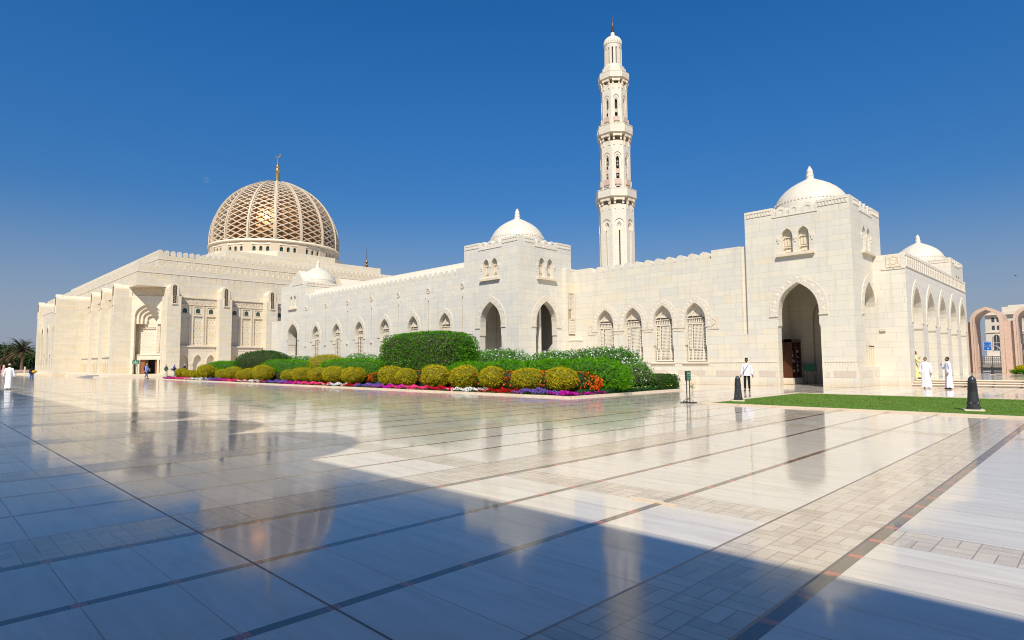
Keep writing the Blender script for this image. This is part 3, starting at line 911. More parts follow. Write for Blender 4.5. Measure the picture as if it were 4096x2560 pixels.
# ------------------------------------------------------------------ five-arched side wing on the right
ah = thing('arcade_wing', 'side wing with five tall pointed arches and a carved parapet band above the steps', 'arcade building', (-11, 53, 0))
F = FX(-8.70)
ac = [45.55+4.12*k for k in range(5)]
mb = MB()
out = [(43.301, .38)]
for c in ac:
    A = arch(c, 1.27, .38, 4.2, 6.23, 8, (3.55, .06)); out += [(A[-1][0], .38)]+list(reversed(A))[1:-1]+[(A[0][0], .38)]
out += [(64.2, .38), (64.2, 8.12), (43.301, 8.12)]
mb.plate(F, out, [], 0, -2.3)
mb.box(-13.5, -11.01, 43.301, 64.2, .3, 8.0); mb.box(-13.5, -8.702, 42.9, 43.3, 0, 8.12); mb.box(-13.4, -9.0, 43.3, 64.1, 8.0, 8.05)
mb.box(-11.4, -8.71, 43.3, 64.2, 0, .379)
mb.build('wall', M_['gal'], ah)
for c in ac: frame_ring(ah, F, c, 1.29, 1.58, 4.0, 4.2, 6.23, 4.4, 6.74, 13)
mb = MB()
mb.fbox(F, 42.95, 64.15, 7.28, 7.36, -.02, .05); mb.fbox(F, 42.95, 64.15, 8.0, 8.16, -.3, .05)
for k in range(36):
    u = 43.2+k*.585; mb.fbox(F, u, u+.09, 7.36, 8.0, -.01, .05)
mb.build('parapet_rails', M_['trimw'], ah)
mb = MB()
for k in range(35):
    u = 43.2+k*.585; mb.plate(F, [(u+.34+.17*cos(q*pi/5), 7.68+.26*sin(q*pi/5)) for q in range(10)], [], .035, -.01)
mb.build('parapet_rosettes', M_['carvel'], ah)
mb = MB(); Fq = FY(42.9)
mb.plate(Fq, rect(-9.72, -8.92, 7.3, 8.05), [[(-9.32+.25*cos(q*pi/8), 7.67+.27*sin(q*pi/8)) for q in range(16)]], .03, -.01)
mb.fbox(Fq, -9.72, -8.92, 7.3, 8.05, -.01, .012); mb.plate(Fq, [(-9.32+.2*cos(q*pi/8), 7.67+.22*sin(q*pi/8)) for q in range(16)], [], .03, -.01)
mb.fbox(Fq, -10.0, -8.72, 7.16, 7.25, -.01, .04); mb.fbox(Fq, -10.2, -9.9, 3.35, 3.5, -.01, .1)
mb.build('corner_medallion', M_['carvel'], ah)
mb = MB()
for c in ac:
    for s in (-.62, .62):
        mb.fbox(F, c+s-.05, c+s+.05, 1.2, 3.1, -2.29, -2.15); mb.fbox(F, c+s-.09, c+s+.09, 1.05, 1.2, -2.29, -2.05)
mb.build('recess_colonnettes', M_['trim'], ah)
mb = MB(); mb.box(-16.6, -10.5, 44.92, 69.7, 0, 8.3)
pr_ = [(-16.2+5.3*q/16, 8.3+1.1*sin(q*pi/16)) for q in range(17)]; n = len(pr_)
mb.add([(p[0], 44.95, p[1]) for p in pr_]+[(p[0], 69.7, p[1]) for p in pr_], [(i, i+1, n+i+1, n+i) for i in range(n-1)]+[tuple(range(n)), tuple(reversed(range(n, 2*n)))])
mb.build('rear_gallery', M_['trim'], ah)
# ------------------------------------------------------------------ prayer hall
ph = thing('prayer_hall', 'huge cream prayer hall with scalloped parapets and a latticed golden dome', 'mosque', (-131, 57.5, 0))
W = M_['hall']
q_ = sqrt(.5)
D = lambda s, d: (-98+(s+d)*q_, 22.5+(s-d)*q_)
mb = MB()
poly = [(-167, 22.85), (-99.75, 22.85), D(-.6, -1.45), D(.65, -1.45), D(.65, -7), D(3.75, -7), D(3.75, -1.45), D(5.6, -1.45), (-94.75, 27.0), (-94.75, 95), (-167, 95)]
mb.prism(poly, 0.0, 11.25)
mb.prism([(-167, 22.09), (-98.2, 22.09), (-98.0, 22.5), D(.0, -.35), D(5.0, -.35), (-94.4, 26.2), (-94.0, 26.2), (-94, 95), (-167, 95)], 11.25, 12.6)
mb.box(-167, -94, 22.09, 95, 12.601, 14.5)
mb.box(-163, -97.8, 25.6, 91.4, 14.5, 17.08)
mb.prism([D(.66, -1.5), D(.66, -6.9), D(3.74, -6.9), D(3.74, -1.5)], 2.55, 2.9)
mb.build('wall', W, ph)
# parapets with scalloped merlons
def parapet(x0, x1, y0, y1, zb, z0, zt, name):
    mb = MB()
    for (F, a, b_) in ((FY(y0), x0, x1), (FX(x1), y0+.451, y1)):
        lead = .75
        if a == x0: outer = [(a, z0), (b_, z0), (b_, zt), (b_-lead, zt)]+merlon_profile(a+lead, b_-lead, zb, zt, .862, .27)+[(a, zt)]
        else: outer = [(a, z0), (b_, z0), (b_, zt), (b_-lead, zt)]+merlon_profile(a+.35, b_-lead, zb, zt, .862, .27)+[(a, zt)]
        mb.plate(F, outer, [], 0, -.45)
    p = mb.build(name, W, ph)
    mb = MB()
    for (F, a, b_) in ((FY(y0), x0, x1), (FX(x1), y0, y1)):
        mb.fbox(F, a, b_+(.05 if a == x0 else 0), z0-.07, z0, -.02, .05)
    mb.build('string_course', M_['trim'], p)
    mb = MB()
    F = FX(x1); n = int((y1-y0)/.862)
    for k in range(n):
        u = y0+.8+k*.862; mb.fbox(F, u-.02, u+.02, z0-.66, z0-.07, -.01, .004)
    mb.build('panel_joints', M_['backing'], p)
    return p
parapet(-167, -94, 22.09, 95, 15.15, 14.5, 15.87, 'lower_parapet')
parapet(-163, -97.8, 25.6, 91.4, 17.65, 17.08, 18.42, 'upper_parapet')
mb = MB(); mb.box(-162.5, -98.3, 26.1, 90.9, 17.081, 17.3)
mb.box(-149.5, -112.5, 39, 76, 17.3, 21.1); mb.box(-147.5, -114.5, 41, 74, 21.1, 22.7)
mb.prism([(-131+15*cos(pi/8+k*pi/4)/cos(pi/8), 57.5+15*sin(pi/8+k*pi/4)/cos(pi/8)) for k in range(8)], 22.7, 24.0)
mb.build('stepped_podium', W, ph)
# buttress piers
def pier(F, c, wide=.87, back=2.6, z0=.37):
    mb = MB(); mb.fbox(F, c-wide, c+wide, z0, 11.25, -back, 0)
    mb.plate(F, arch(c, .70, 11.25, 12.2, 13.0, 6), [arch(c, .29, 11.26, 12.3, 12.72, 6)][:0], -.12, -back)
    pr = mb.build('pier', W, ph)
    mb = MB(); mb.plate(F, arch(c, .58, 11.25, 12.45, 13.12, 6), [arch(c, .25, 11.3, 12.5, 12.82, 6)], .0, -.9)
    mb.fbox(F, c-.33, c-.23, 10.2, 11.3, -.05, .09); mb.fbox(F, c+.23, c+.33, 10.2, 11.3, -.05, .09); mb.fbox(F, c-.36, c+.36, 10.06, 10.2, -.05, .13)
    mb.build('pier_cap', M_['trim'], pr)
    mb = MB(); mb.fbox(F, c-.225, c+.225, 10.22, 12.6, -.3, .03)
    mb.build('slot_shade_box', M_['void'], pr)  # near-black box on the pier face stands in for the slot's shaded depth
    mb = MB()
    for k in range(14): 
        z = 10.3+k*.17
        a, b_ = (c-.2, c+.2) if k % 2 else (c+.2, c-.2)
        mb.tube([F(a, z, .045), F(b_, z+.17, .045)], .018, 4)
    mb.fbox(F, c-.02, c+.02, 10.22, 12.6, .03, .05)
    mb.build('slot_grille', M_['backing'], pr)
for k in range(9): pier(FX(-92.3), 26.33+6.9*k)
for X_ in (-98.87, -105.8, -112.75): pier(FY(20.35), X_)
for X_ in (-120.1, -137.3): pier(FY(16.9), X_, back=5.9, z0=.002)
# east side bays
F = FX(-93.87)
for k in range(8):
    a, b_ = 27.22+6.9*k, 27.22+6.9*k+5.13
    if a > 70: break
    c = [a+.35+.55+i*1.78 for i in range(3)]
    mb = MB()
    mb.fbox(F, a, b_, .37, 11.25, -.9, -.001)
    holes = [rect(u-.52, u+.52, 8.87, 9.93) for u in c]
    holes += [rect(u-.62, u+.62, 4.5, 8.62) for u in c]
    mb.plate(F, rect(a, b_, 4.33, 10.2), holes, .16, 0)
    mb.fbox(F, a, b_, 10.2, 10.28, 0, .24); mb.fbox(F, a, b_, 11.18, 11.3, 0, .25); mb.fbox(F, a, b_, 4.16, 4.34, 0, .62)
    mb.fbox(F, a, b_, 4.34, 4.40, 0, .3)
    holes = [arch(u, .54, .37, 1.95, 3.07, 6, (1.75, .05)) for u in c]
    out = [(a, .37)]
    for h in holes: out += [(h[-1][0], .37)]+list(reversed(h))[1:-1]+[(h[0][0], .37)]
    out += [(b_, .37), (b_, 4.16), (a, 4.16)]
    mb.plate(F, out, [], .42, .002)
    for u in c:
        for j in range(9):
            for i in range(3):
                uu = u-.42+i*.42+(.21 if j % 2 else 0)
                if uu < u+.55: mb.fbox(F, uu-.06, uu+.06, 4.72+j*.43, 4.80+j*.43, -.01, .045); mb.fbox(F, uu-.02, uu+.04, 4.80+j*.43, 4.92+j*.43, -.01, .03)
    bay = mb.build('bay_wall', W, ph)
    mb = MB(); mb.fbox(F, a+.02, b_-.02, 10.28, 11.18, .001, .12); mb.build('carved_frieze', M_['carved'], bay)
    mb = MB(); mb.fbox(F, a+.3, b_-.1, 3.62, 4.06, .41, .45); mb.build('lower_frieze', M_['carvel'], bay)
    mb = MB()
    for u in c: mb.plate(F, horseshoe(u, .56, .72, 1.9, 1.95, 3.07, 2.05, 3.36), [], .46, .4)
    for u in (c[0]+.89, c[1]+.89):
        mb.tube([F(u-.09, .4, .4), F(u-.09, 1.7, .4)], .06, 8); mb.tube([F(u+.09, .4, .4), F(u+.09, 1.7, .4)], .06, 8); mb.fbox(F, u-.22, u+.22, 1.65, 1.95, .3, .50)
    mb.build('arch_hoods', M_['trim'], bay)
    mb = MB()
    for u in (c[0]+.89, c[1]+.89, c[2]+.80): mb.fbox(F, u-.07, u+.07, 4.45, 10.15, .155, .17)
    mb.build('groove_shade_strips', M_['backing'], bay)  # flat brown strips on the wall face, painting the shade of grooves
    for u in c:
        mb = MB(); mb.plate(F, rect(u-.51, u+.51, 8.88, 9.92), [arch(u, .31, 9.05, 9.45, 9.76, 5)], .08, .0)
        mb.fbox(F, u-.4, u+.4, 8.98, 9.05, .0, .14)
        wv = mb.build('window', M_['trim'], ph)
        mb = MB(); mb.plate(F, arch(u, .31, 9.05, 9.45, 9.76, 5), [], .03, .005); mb.build('window_pane', M_['glass'], wv)
# south side recesses between the piers
F = FY(22.85)
for (x0, x1) in ((-104.93, -99.74), (-111.88, -106.67), (-119.2, -113.62)):
    c = (x0+x1)/2
    mb = MB()
    mb.plate(F, rect(x0, x1, 2.95, 11.25), [arch(c, .75, 3.0, 6.4, 7.9, 6)], 1.62, .3)
    mb.fbox(F, x0, x1, .37, 2.75, .3, 2.2); mb.fbox(F, x0, x1, 2.75, 2.95, .3, 2.36)
    for i in range(5):
        u = x0+.6+i*(x1-x0-1.2)/4
        mb.fbox(F, u-.08, u+.08, .5, 2.1, 2.2, 2.3)
    bay = mb.build('bay_wall', W, ph)
    mb = MB()
    for i in range(4):
        u = x0+.6+(i+.5)*(x1-x0-1.2)/4; mb.plate(F, arch(u, .26, .55, 1.6, 2.1, 4), [], 2.22, 2.18)
    mb.build('niche_shade_plates', M_['backing'], bay)  # flat brown arches on the wall, niche shade put into colour
    mb = MB(); mb.fbox(F, x0, x1, 10.2, 11.2, 1.61, 1.67); mb.fbox(F, x0, x1, 11.2, 11.32, .3, 1.8); mb.build('carved_frieze', M_['carved'], bay)
# south-west porch with tall arches
F = FY(17.4)
mb = MB()
holes = []
for c in (-124.04, -129.85, -135.35): holes.append(arch(c, .98, .8, 6.9, 8.32, 7, (2.7, .05)))
for c in (-126.95, -132.6): holes.append(arch(c, .52, .8, 3.0, 3.65, 5))
mb.plate(F, rect(-136.45, -120.95, .36, 11.4), holes, 0, -.7)
mb.box(-136.45, -120.95, 21.9, 22.5, .36, 11.3); mb.box(-136.45, -120.95, 18.11, 22.0, 11.0, 11.38)
pz = mb.build('porch_wall', W, ph)
mb = MB(); mb.fbox(F, -136.4, -121, 10.62, 11.3, -.01, .05); mb.build('carved_frieze', M_['carvel'], pz)
mb = MB()
for c in (-124.04, -129.85, -135.35): mb.plate(F, horseshoe(c, 1.0, 1.3, 6.6, 6.9, 8.32, 7.0, 8.75), [], .05, -.01)
mb.build('arch_hoods', M_['trim'], pz)
# portal on the chamfered corner
F = FD(-98, 22.5)
A = arch(2.32, 1.86, .38, 8.40, 10.36, 9, (2.3, .06))
mb = MB(); mb.plate(F, [(0.0, .38), (A[-1][0], .38)]+list(reversed(A))[1:-1]+[(A[0][0], .38), (4.95, .38), (4.95, 11.42), (0.0, 11.42)], [], 0, -.34)
pt = mb.build('portal_wall', W, ph)
pt['label'] = 'chamfered corner portal with nested pointed arches'
mb = MB(); mb.fbox(F, .0, 4.95, 11.42, 12.58, -.34, -.1); mb.build('portal_frieze', M_['carved'], pt)
mb = MB()
for i, (hi, ho, za, dd) in enumerate(((1.48, 1.90, 9.86, -.34), (1.12, 1.90, 9.30, -.66), (.72, 1.90, 8.72, -.98))):
    zs = 8.35-.02*i
    mb.plate(F, horseshoe(2.32+.04*i, hi, ho, 7.95-.05*i, zs, za, zs+.3, 10.5), [], dd, dd-.33)
    for s in (-1, 1):
        mb.plate(F, arch(2.32+s*(hi+.16), .15, 7.45, 7.9, 8.15, 4), [], dd+.02, dd-.3)
mb.build('nested_arches', M_['trim'], pt)
mb = MB()
mb.plate(F, [(.3, 2.95), (4.5, 2.95), (4.5, 10.6), (.3, 10.6)], [], -1.30, -1.44)
mb.plate(F, [(.3, .38), (.88, .38), (.88, 2.40), (3.38, 2.40), (3.38, .38), (4.6, .38), (4.6, 3.0), (.3, 3.0)], [rect(3.64, 4.16, .44, 2.36)], -.75, -1.44)
mb.fbox(F, .46, 4.2, 3.0, 3.14, -1.3, -.68)
mb.build('portal_back', W, pt)
mb = MB()
for j in range(10):
    for i in range(4):
        u = .85+i*.44+(.22 if j % 2 else 0)
        mb.fbox(F, u-.07, u+.07, 3.45+j*.34, 3.52+j*.34, -1.3, -1.255); mb.fbox(F, u, u+.05, 3.52+j*.34, 3.62+j*.34, -1.3, -1.27)
mb.fbox(F, .8, 2.75, 6.78, 6.84, -1.3, -1.18); mb.fbox(F, .8, 2.75, 7.0, 7.05, -1.3, -1.18)
dentils(mb, F, .8, 2.75, 6.84, 7.0, -1.3, .12, .06, .08)
mb.build('block_relief', M_['trim'], pt)
mb = MB(); mb.fbox(F, 2.95, 3.4, 3.4, 7.9, -1.3, -1.2); mb.build('carved_strip', M_['carved'], pt)
for (a, b_, nm) in ((.9, 1.47, 'L'), (2.95, 3.36, 'R')):
    mb = MB(); mb.fbox(F, a, b_, .39, 2.38, -1.12, -1.06)
    for j in range(6): mb.fbox(F, a+.07, b_-.07, .5+j*.31, .74+j*.31, -1.06, -1.03)
    mb.build('door', M_['wood'], pt)
mb = MB(); mb.fbox(F, .70, 3.70, .39, 2.54, -3.3, -3.25); mb.build('vestibule_shade_panel', M_['void'], pt)  # near-black sheet added so the vestibule behind the doors reads unlit
mb = MB(); mb.fbox(F, 3.66, 4.14, .45, 2.35, -1.3, -1.2); mb.build('side_niche', M_['trim'], pt)
# finer details: drum, dome shell, lattice, ribs, finial
CX, CY = -131.0, 57.5
def drumF(th, r): return lambda u, z, d: (CX+(r+d)*cos(th)-u*sin(th), CY+(r+d)*sin(th)+u*cos(th), z)
dome_root = None
mb = MB(); mb.lathe([(12.9, 23.9), (12.9, 26.3)], (CX, CY, 0), 96)
for k in range(16):
    th = 2*pi*(k+.5)/16+radians(9)
    mb.fbox(drumF(th, 12.6), -.95, .95, 23.9, 26.4, 0, .80)      # pilaster under each rib
for k in range(16):
    th0 = 2*pi*k/16+radians(9)
    for j in (-1, 0, 1):
        th = th0+j*.098
        mb.plate(drumF(th, 12.85), rect(-.655, .655, 23.9, 26.4), [arch(0, .30, 24.45, 25.1, 25.45, 4)], .42, .0)
dr = mb.build('drum', M_['dstone'], ph)
mb = MB()
for k in range(16):
    for j in (-1, 0, 1): mb.plate(drumF(2*pi*k/16+radians(9)+j*.098, 12.9), rect(-.3, .3, 24.4, 25.5), [], .05, .02)
mb.build('drum_window_panes', M_['glass'], dr)
mb = MB()
for k in range(16): mb.fbox(drumF(2*pi*k/16+radians(9), 13.2), -1.8, 1.8, 25.75, 26.2, -.2, .13)
mb.build('drum_frieze', M_['carvel'], dr)
mb = MB(); mb.lathe([(12.8, 26.35), (13.62, 26.38), (13.75, 26.55), (13.70, 26.7), (13.45, 26.95), (12.9, 27.0)], (CX, CY, 0), 96); mb.build('dome_belt', M_['trim'], dr, smooth=True)
DP = [(13.15, 26.95), (13.25, 28.4), (13.12, 30.0), (12.82, 31.6), (12.3, 33.2), (11.55, 34.8), (10.5, 36.4), (9.2, 37.9), (7.7, 39.2), (6.0, 40.3), (4.2, 41.2), (2.4, 41.85)]
LL = [0]
for i in range(1, len(DP)): LL.append(LL[-1]+math.dist(DP[i], DP[i-1]))
def dprof(s):
    t = max(0, min(1, s))*LL[-1]
    for i in range(1, len(DP)):
        if LL[i] >= t-1e-9:
            f = (t-LL[i-1])/(LL[i]-LL[i-1]); return DP[i-1][0]*(1-f)+DP[i][0]*f, DP[i-1][1]*(1-f)+DP[i][1]*f
    return DP[-1]
def dpt(th, s, off=0):
    r, z = dprof(s); return Vector((CX+(r+off)*cos(th), CY+(r+off)*sin(th), z+off*.35*(s)))
def obar(mb, P, nrm, w_, h_):
    """rectangular bar along points P with outward normals"""
    k = len(mb.v)
    for i, p in enumerate(P):
        d = (P[min(i+1, len(P)-1)]-P[max(i-1, 0)]).normalized(); n_ = nrm[i].normalized(); s_ = d.cross(n_).normalized()
        for (a, b_) in ((-1, -1), (1, -1), (1, 1), (-1, 1)): mb.v.append(tuple(p+s_*a*w_/2+n_*b_*h_/2))
    for i in range(len(P)-1):
        for j in range(4):
            a = k+i*4+j; b_ = k+i*4+(j+1) % 4; mb.f.append((a, b_, b_+4, a+4)); mb.m.append(0)
    mb.f.append((k, k+1, k+2, k+3)); mb.m.append(0); e = k+4*(len(P)-1); mb.f.append((e+3, e+2, e+1, e)); mb.m.append(0)
def nrm_at(p): return (p-Vector((CX, CY, 30)))
dm = MB(); prof = [(r*.865, 27+(z-27)*.90) for r, z in DP]+[(.5, 40.5)]
dm.lathe([(11.4, 26.5)]+prof, (0, 0, 0), 64)
dome = dm.build('dome', M_['mosaic'], ph, smooth=True, loc=(0, 0, 0)); dome['label'] = 'inner dome of gold mosaic behind stone lattice'
NR = 15; S1 = .90
ribs = MB()
for k in range(16):
    th = 2*pi*(k+.5)/16+radians(9)
    P = [dpt(th, s*1.0, .12) for s in np.linspace(0, .99, 22)]
    obar(ribs, P, [nrm_at(p) for p in P], .28, .5)
    for o_ in (-.25, .25):
        P = []
        for s in np.linspace(0, .98, 18):
            r, z = dprof(s); P.append(dpt(th+o_/max(r, 2.2), s, 0))
        obar(ribs, P, [nrm_at(p) for p in P], .13, .38)
ribs.build('dome_ribs', M_['dstone'], dome, loc=None)
lat = MB()
for k in range(16):
    t0 = 2*pi*(k+.5)/16+radians(9); t1 = t0+2*pi/16
    for i in range(-3, NR+1):
        for (a, b_) in ((t0, t1), (t1, t0)):
            s0, s1 = i/NR*S1, (i+2)/NR*S1
            fr = [f for f in np.linspace(0, 1, 5) if 0 <= s0+(s1-s0)*f <= S1]
            if s0 < 0: f0 = -s0/(s1-s0); fr = [f0]+[f for f in fr if f > f0]
            if s1 > S1: f1 = (S1-s0)/(s1-s0); fr = [f for f in fr if f < f1]+[f1]
            if len(fr) < 2: continue
            P = [dpt(a+(b_-a)*f, s0+(s1-s0)*f, -.02) for f in fr]
            obar(lat, P, [nrm_at(p) for p in P], .175, .34)
lat.build('dome_lattice', M_['dstone'], dome, loc=None)
cp = MB(); cp.lathe([(3.6, 41.35), (2.6, 41.85), (1.5, 42.2), (.8, 42.4)], (CX, CY, 0), 32); cp.build('dome_cap', M_['dstone'], dome, smooth=True)
fn = MB(); fn.lathe([(.75, 42.3), (.72, 42.5), (.50, 42.6), (.46, 44.0), (.55, 44.05), (.55, 44.3), (.42, 44.35), (.28, 44.6), (.15, 44.75), (.38, 44.9), (.50, 45.2), (.38, 45.5), (.15, 45.62), (.14, 45.72), (.32, 45.85), (.40, 46.08), (.32, 46.3), (.16, 46.42), (.14, 46.7), (.05, 48.2)], (CX, CY, 0), 16)
P = []; R_c = []
dirx = Vector((q_, q_, 0))
for i in range(13):
    a = radians(-215+i*250/12); c0 = Vector((CX, CY, 48.75)); P.append(c0+dirx*(.55*cos(a))+Vector((0, 0, .6*sin(a)))); R_c.append(.03+.10*sin(pi*i/12))
fn.tube(P, R_c, 6)
fn.build('finial', M_['gold'], dome, smooth=True)

# ------------------------------------------------------------------ minaret
MX, MY = -90.83, 130.79
mn = thing('minaret', 'tall white octagonal minaret with three balconies and a fluted cap', 'minaret', (MX, MY, 0))
WM = M_['minaret']
def oct_poly(R): return [(MX+R*cos(pi/8+k*pi/4), MY+R*sin(pi/8+k*pi/4)) for k in range(8)]
def octF(k, R):
    th = k*pi/4; ap = R*cos(pi/8)
    return lambda u, z, d: (MX+(ap+d)*cos(th)-u*sin(th), MY+(ap+d)*sin(th)+u*cos(th), z)
def shaft(R, z0, z1, niche, deep, name, slim=False):
    mb = MB(); core = MB(); pks = []; hd = MB(); vd = MB()
    hw = R*sin(pi/8)
    core.prism(oct_poly(R-deep), z0, z1) if not slim else core.prism(oct_poly(R-deep), z0, z1)
    (zf, zo, zb, kind) = niche      # zf frame top, zo opening top, zb opening bottom
    for k in range(8):
        F = octF(k, R)
        ow = hw*.27; fw = hw*.60
        if kind == 'slot':
            mb.plate(F, rect(-hw, hw, z0, z1), [arch(0, fw, zo-1.8, zf-1.1, zf, 5), rect(-.16, .16, z0+.3, zo-1.95)], 0, -.45)
            hd.plate(F, horseshoe(0, ow+.25, fw+.02, zo-1.75, zo-1.1, zo+.35, zf-1.1, zf+.02), [], -.22, -.46)
            hd.plate(F, horseshoe(0, ow, ow+.3, zo-1.75, zo-1.2, zo, zo-1.1, zo+.40), [], -.45, -.7)
            vd.fbox(F, -.15, .15, z0+.3, zo-1.96, -.44, -.40); vd.plate(F, arch(0, ow-.02, zo-1.74, zo-1.2, zo-.02, 5), [], -.70, -.74)  # near-black fills paint the shade inside slit and niche
            for s in (-.24, .24): hd.tube([F(s, z0+.3, .02), F(s, zo-1.95, .02)], .07, 6)
        else:
            mb.plate(F, rect(-hw, hw, z0, z1), [arch(0, ow, zb, zo-1.0, zo, 5)], -.25, -.7)
            mb.plate(F, rect(-hw, hw, z0, z1), [arch(0, fw, zo-2.6, zf-1.2, zf, 5)+[(-ow-.02, zo-2.6), (-ow-.02, zb), (ow+.02, zb), (ow+.02, zo-2.6)]], 0, -.249)
            hd.plate(F, horseshoe(0, ow+.24, fw-.12, zo-2.6, zo-1.0, zo+.45, zf-1.3, zf-.25), [], -.08, -.30)
            pk = MB(); pks.append(pk); pk.fbox(F, -ow, ow, zb+(zo-zb)*.46, zb+(zo-zb)*.60, -.5, -.3)
            pk = MB(); pks.append(pk); pk.fbox(F, -ow-.42, ow+.42, zb+(zo-zb)*.10, zb+(zo-zb)*.27, -.3, .38)
            pk.fbox(F, -ow-.15, ow+.15, zb+(zo-zb)*.04, zb+(zo-zb)*.10, -.3, .2)
            if kind == 'speaker':
                for zz in (.72, .82, .40):
                    c = F(0, zb+(zo-zb)*zz, -.55); n_ = Vector(F(0, 0, 1))-Vector(F(0, 0, 0))
                    vd.tube([Vector(c), Vector(c)+n_*.25], [.08, .24], 10)
    sh = mb.build(name, WM, mn)
    core.build('shaft_core', M_['void'] if kind != 'slot' else WM, sh)  # near-black core makes the open niches read as unlit depth
    hd.build('niche_hoods', M_['trimw'], sh)
    for pk in pks: pk.build('rose_panel', M_['pinkst'], sh)
    if vd.v: vd.build('loudspeakers' if kind != 'slot' else 'slit_shade_fills', M_['slate'] if kind != 'slot' else M_['void'], sh)
def balcony(R0, R1, zbot, zmid, ztop, name, lobes=True):
    mb = MB(); mb.prism(oct_poly(R1), zmid, ztop)
    mb.prism(oct_poly(R1+.08), ztop-.12, ztop+.03); mb.prism(oct_poly(R1+.06), zmid+.01, zmid+.15)
    b = mb.build(name, WM, mn)
    mb = MB(); mb.prism(oct_poly((R0+R1)/2), zmid-.44, zmid-.004)
    for k in range(8):
        F = octF(k, R0); hw = R0*sin(pi/8); out = (R1-R0)*.88
        for s in (-1, 1):
            u = s*hw*.60; w_ = hw*.16
            mb.fbox(F, u-w_, u+w_, zmid-1.1, zmid-.45, -.1, out)
            mb.fbox(F, u-w_*.9, u+w_*.9, zmid-1.9, zmid-1.1, -.1, out*.55)
            mb.fbox(F, u-w_*.8, u+w_*.8, zbot, zmid-1.9, -.1, .2)
        mb.fbox(F, -hw*.45, hw*.45, zmid-.9, zmid-.455, -.1, out*.8)
    mb.build('brackets', M_['trim'], b)
    for k in range(8):
        F = octF(k, R0); hw = R0*sin(pi/8)
        mb = MB(); mb.fbox(F, -hw*.36, hw*.36, zbot+.2, zbot+1.3, -.01, .05); mb.build('carved_panel', M_['carvel'], b)
    if lobes:
        mb = MB()
        for k in range(8):
            F = octF(k, R1); hw = R1*sin(pi/8)
            for i in range(5):
                u = -hw+hw*2*(i+.5)/5; mb.plate(F, horseshoe(u, .18, .27, zmid+.9, zmid+1.2, zmid+1.5, zmid+1.25, zmid+1.65, 4), [], .05, -.01)
        mb.build('parapet_arches', M_['trimw'], b)
mb = MB(); mb.prism(oct_poly(5.0), 0, 22); mb.build('base', WM, mn)
shaft(4.72, 22, 42.0, (38.5, 37.3, 35.6, 'slot'), .75, 'lower_shaft')
balcony(4.62, 5.45, 40.9, 44.1, 46.2, 'balcony', False)
shaft(4.05, 46.2, 59.0, (56.2, 55.1, 46.6, 'speaker'), .9, 'middle_shaft')
balcony(4.0, 4.78, 57.9, 61.2, 63.5, 'balcony')
shaft(3.55, 63.5, 74.6, (71.7, 70.6, 63.7, 'open'), .85, 'upper_shaft')
balcony(3.5, 4.15, 73.3, 76.2, 77.9, 'balcony')
mb = MB(); mb.prism(oct_poly(3.35), 77.9, 79.2); mb.prism(oct_poly(2.95), 79.2, 79.9); mb.lathe([(2.6, 79.9), (2.45, 80.5)], (MX, MY, 0), 24)
mb.build('stepped_collar', WM, mn)
mb = MB(); mb.lathe([(1.85, 80.4), (1.85, 86)], (MX, MY, 0), 24); lc = mb.build('lantern_core', M_['void'], mn)  # core coloured near-black to paint shade between the lantern posts
mb = MB()
for k in range(14):
    th = 2*pi*k/14+.1
    F = lambda u, z, d, th=th: (MX+(2.3+d)*cos(th)-u*sin(th), MY+(2.3+d)*sin(th)+u*cos(th), z)
    mb.fbox(F, -.31, .31, 80.4, 85.2, -.4, 0)
mb.lathe([(2.32, 85.1), (2.34, 86.1), (2.45, 86.2), (2.45, 86.35), (2.3, 86.4)], (MX, MY, 0), 36)
mb.build('lantern', WM, mn)
mb = MB(); mb.lathe([(2.32, 86.35), (2.38, 86.9), (2.28, 87.5), (2.0, 88.05), (1.5, 88.5), (.9, 88.75), (.5, 88.9)], (MX, MY, 0), 40, flute=.035); mb.build('fluted_cap', WM, mn)
mb = MB(); mb.lathe([(.62, 88.75), (.5, 90.0), (.3, 90.1)], (MX, MY, 0), 16); mb.build('spire_base', M_['trim'], mn, smooth=True)
mb = MB(); mb.lathe([(.15, 90.0), (.14, 90.35), (.35, 90.5), (.42, 90.75), (.3, 91.0), (.14, 91.12), (.12, 91.2), (.28, 91.33), (.33, 91.52), (.2, 91.75), (.10, 91.9), (.09, 93), (.03, 95.2)], (MX, MY, 0), 12); mb.build('spire', M_['bronze'], mn, smooth=True)

# small far minaret tip seen over the hall roof
f2 = thing('far_minaret', 'tiny bronze spire on a small dome poking over the hall roof', 'minaret', (-150.8, 92.8, 0))
mb = MB(); mb.lathe([(1.6, 20), (1.6, 26.2), (1.9, 26.3), (1.85, 26.5), (1.5, 26.9), (.9, 27.4), (.45, 28.2), (.35, 29.3)], (-150.8, 92.8, 0), 20); mb.build('shaft', M_['pinkst'], f2, smooth=True)
mb = MB(); mb.lathe([(.14, 29.2), (.3, 29.5), (.38, 29.8), (.25, 30.1), (.14, 30.3), (.3, 30.5), (.34, 30.8), (.2, 31.1), (.09, 31.4), (.07, 33.0), (.03, 35.5)], (-150.8, 92.8, 0), 10); mb.build('spire', M_['bronze'], f2, smooth=True)
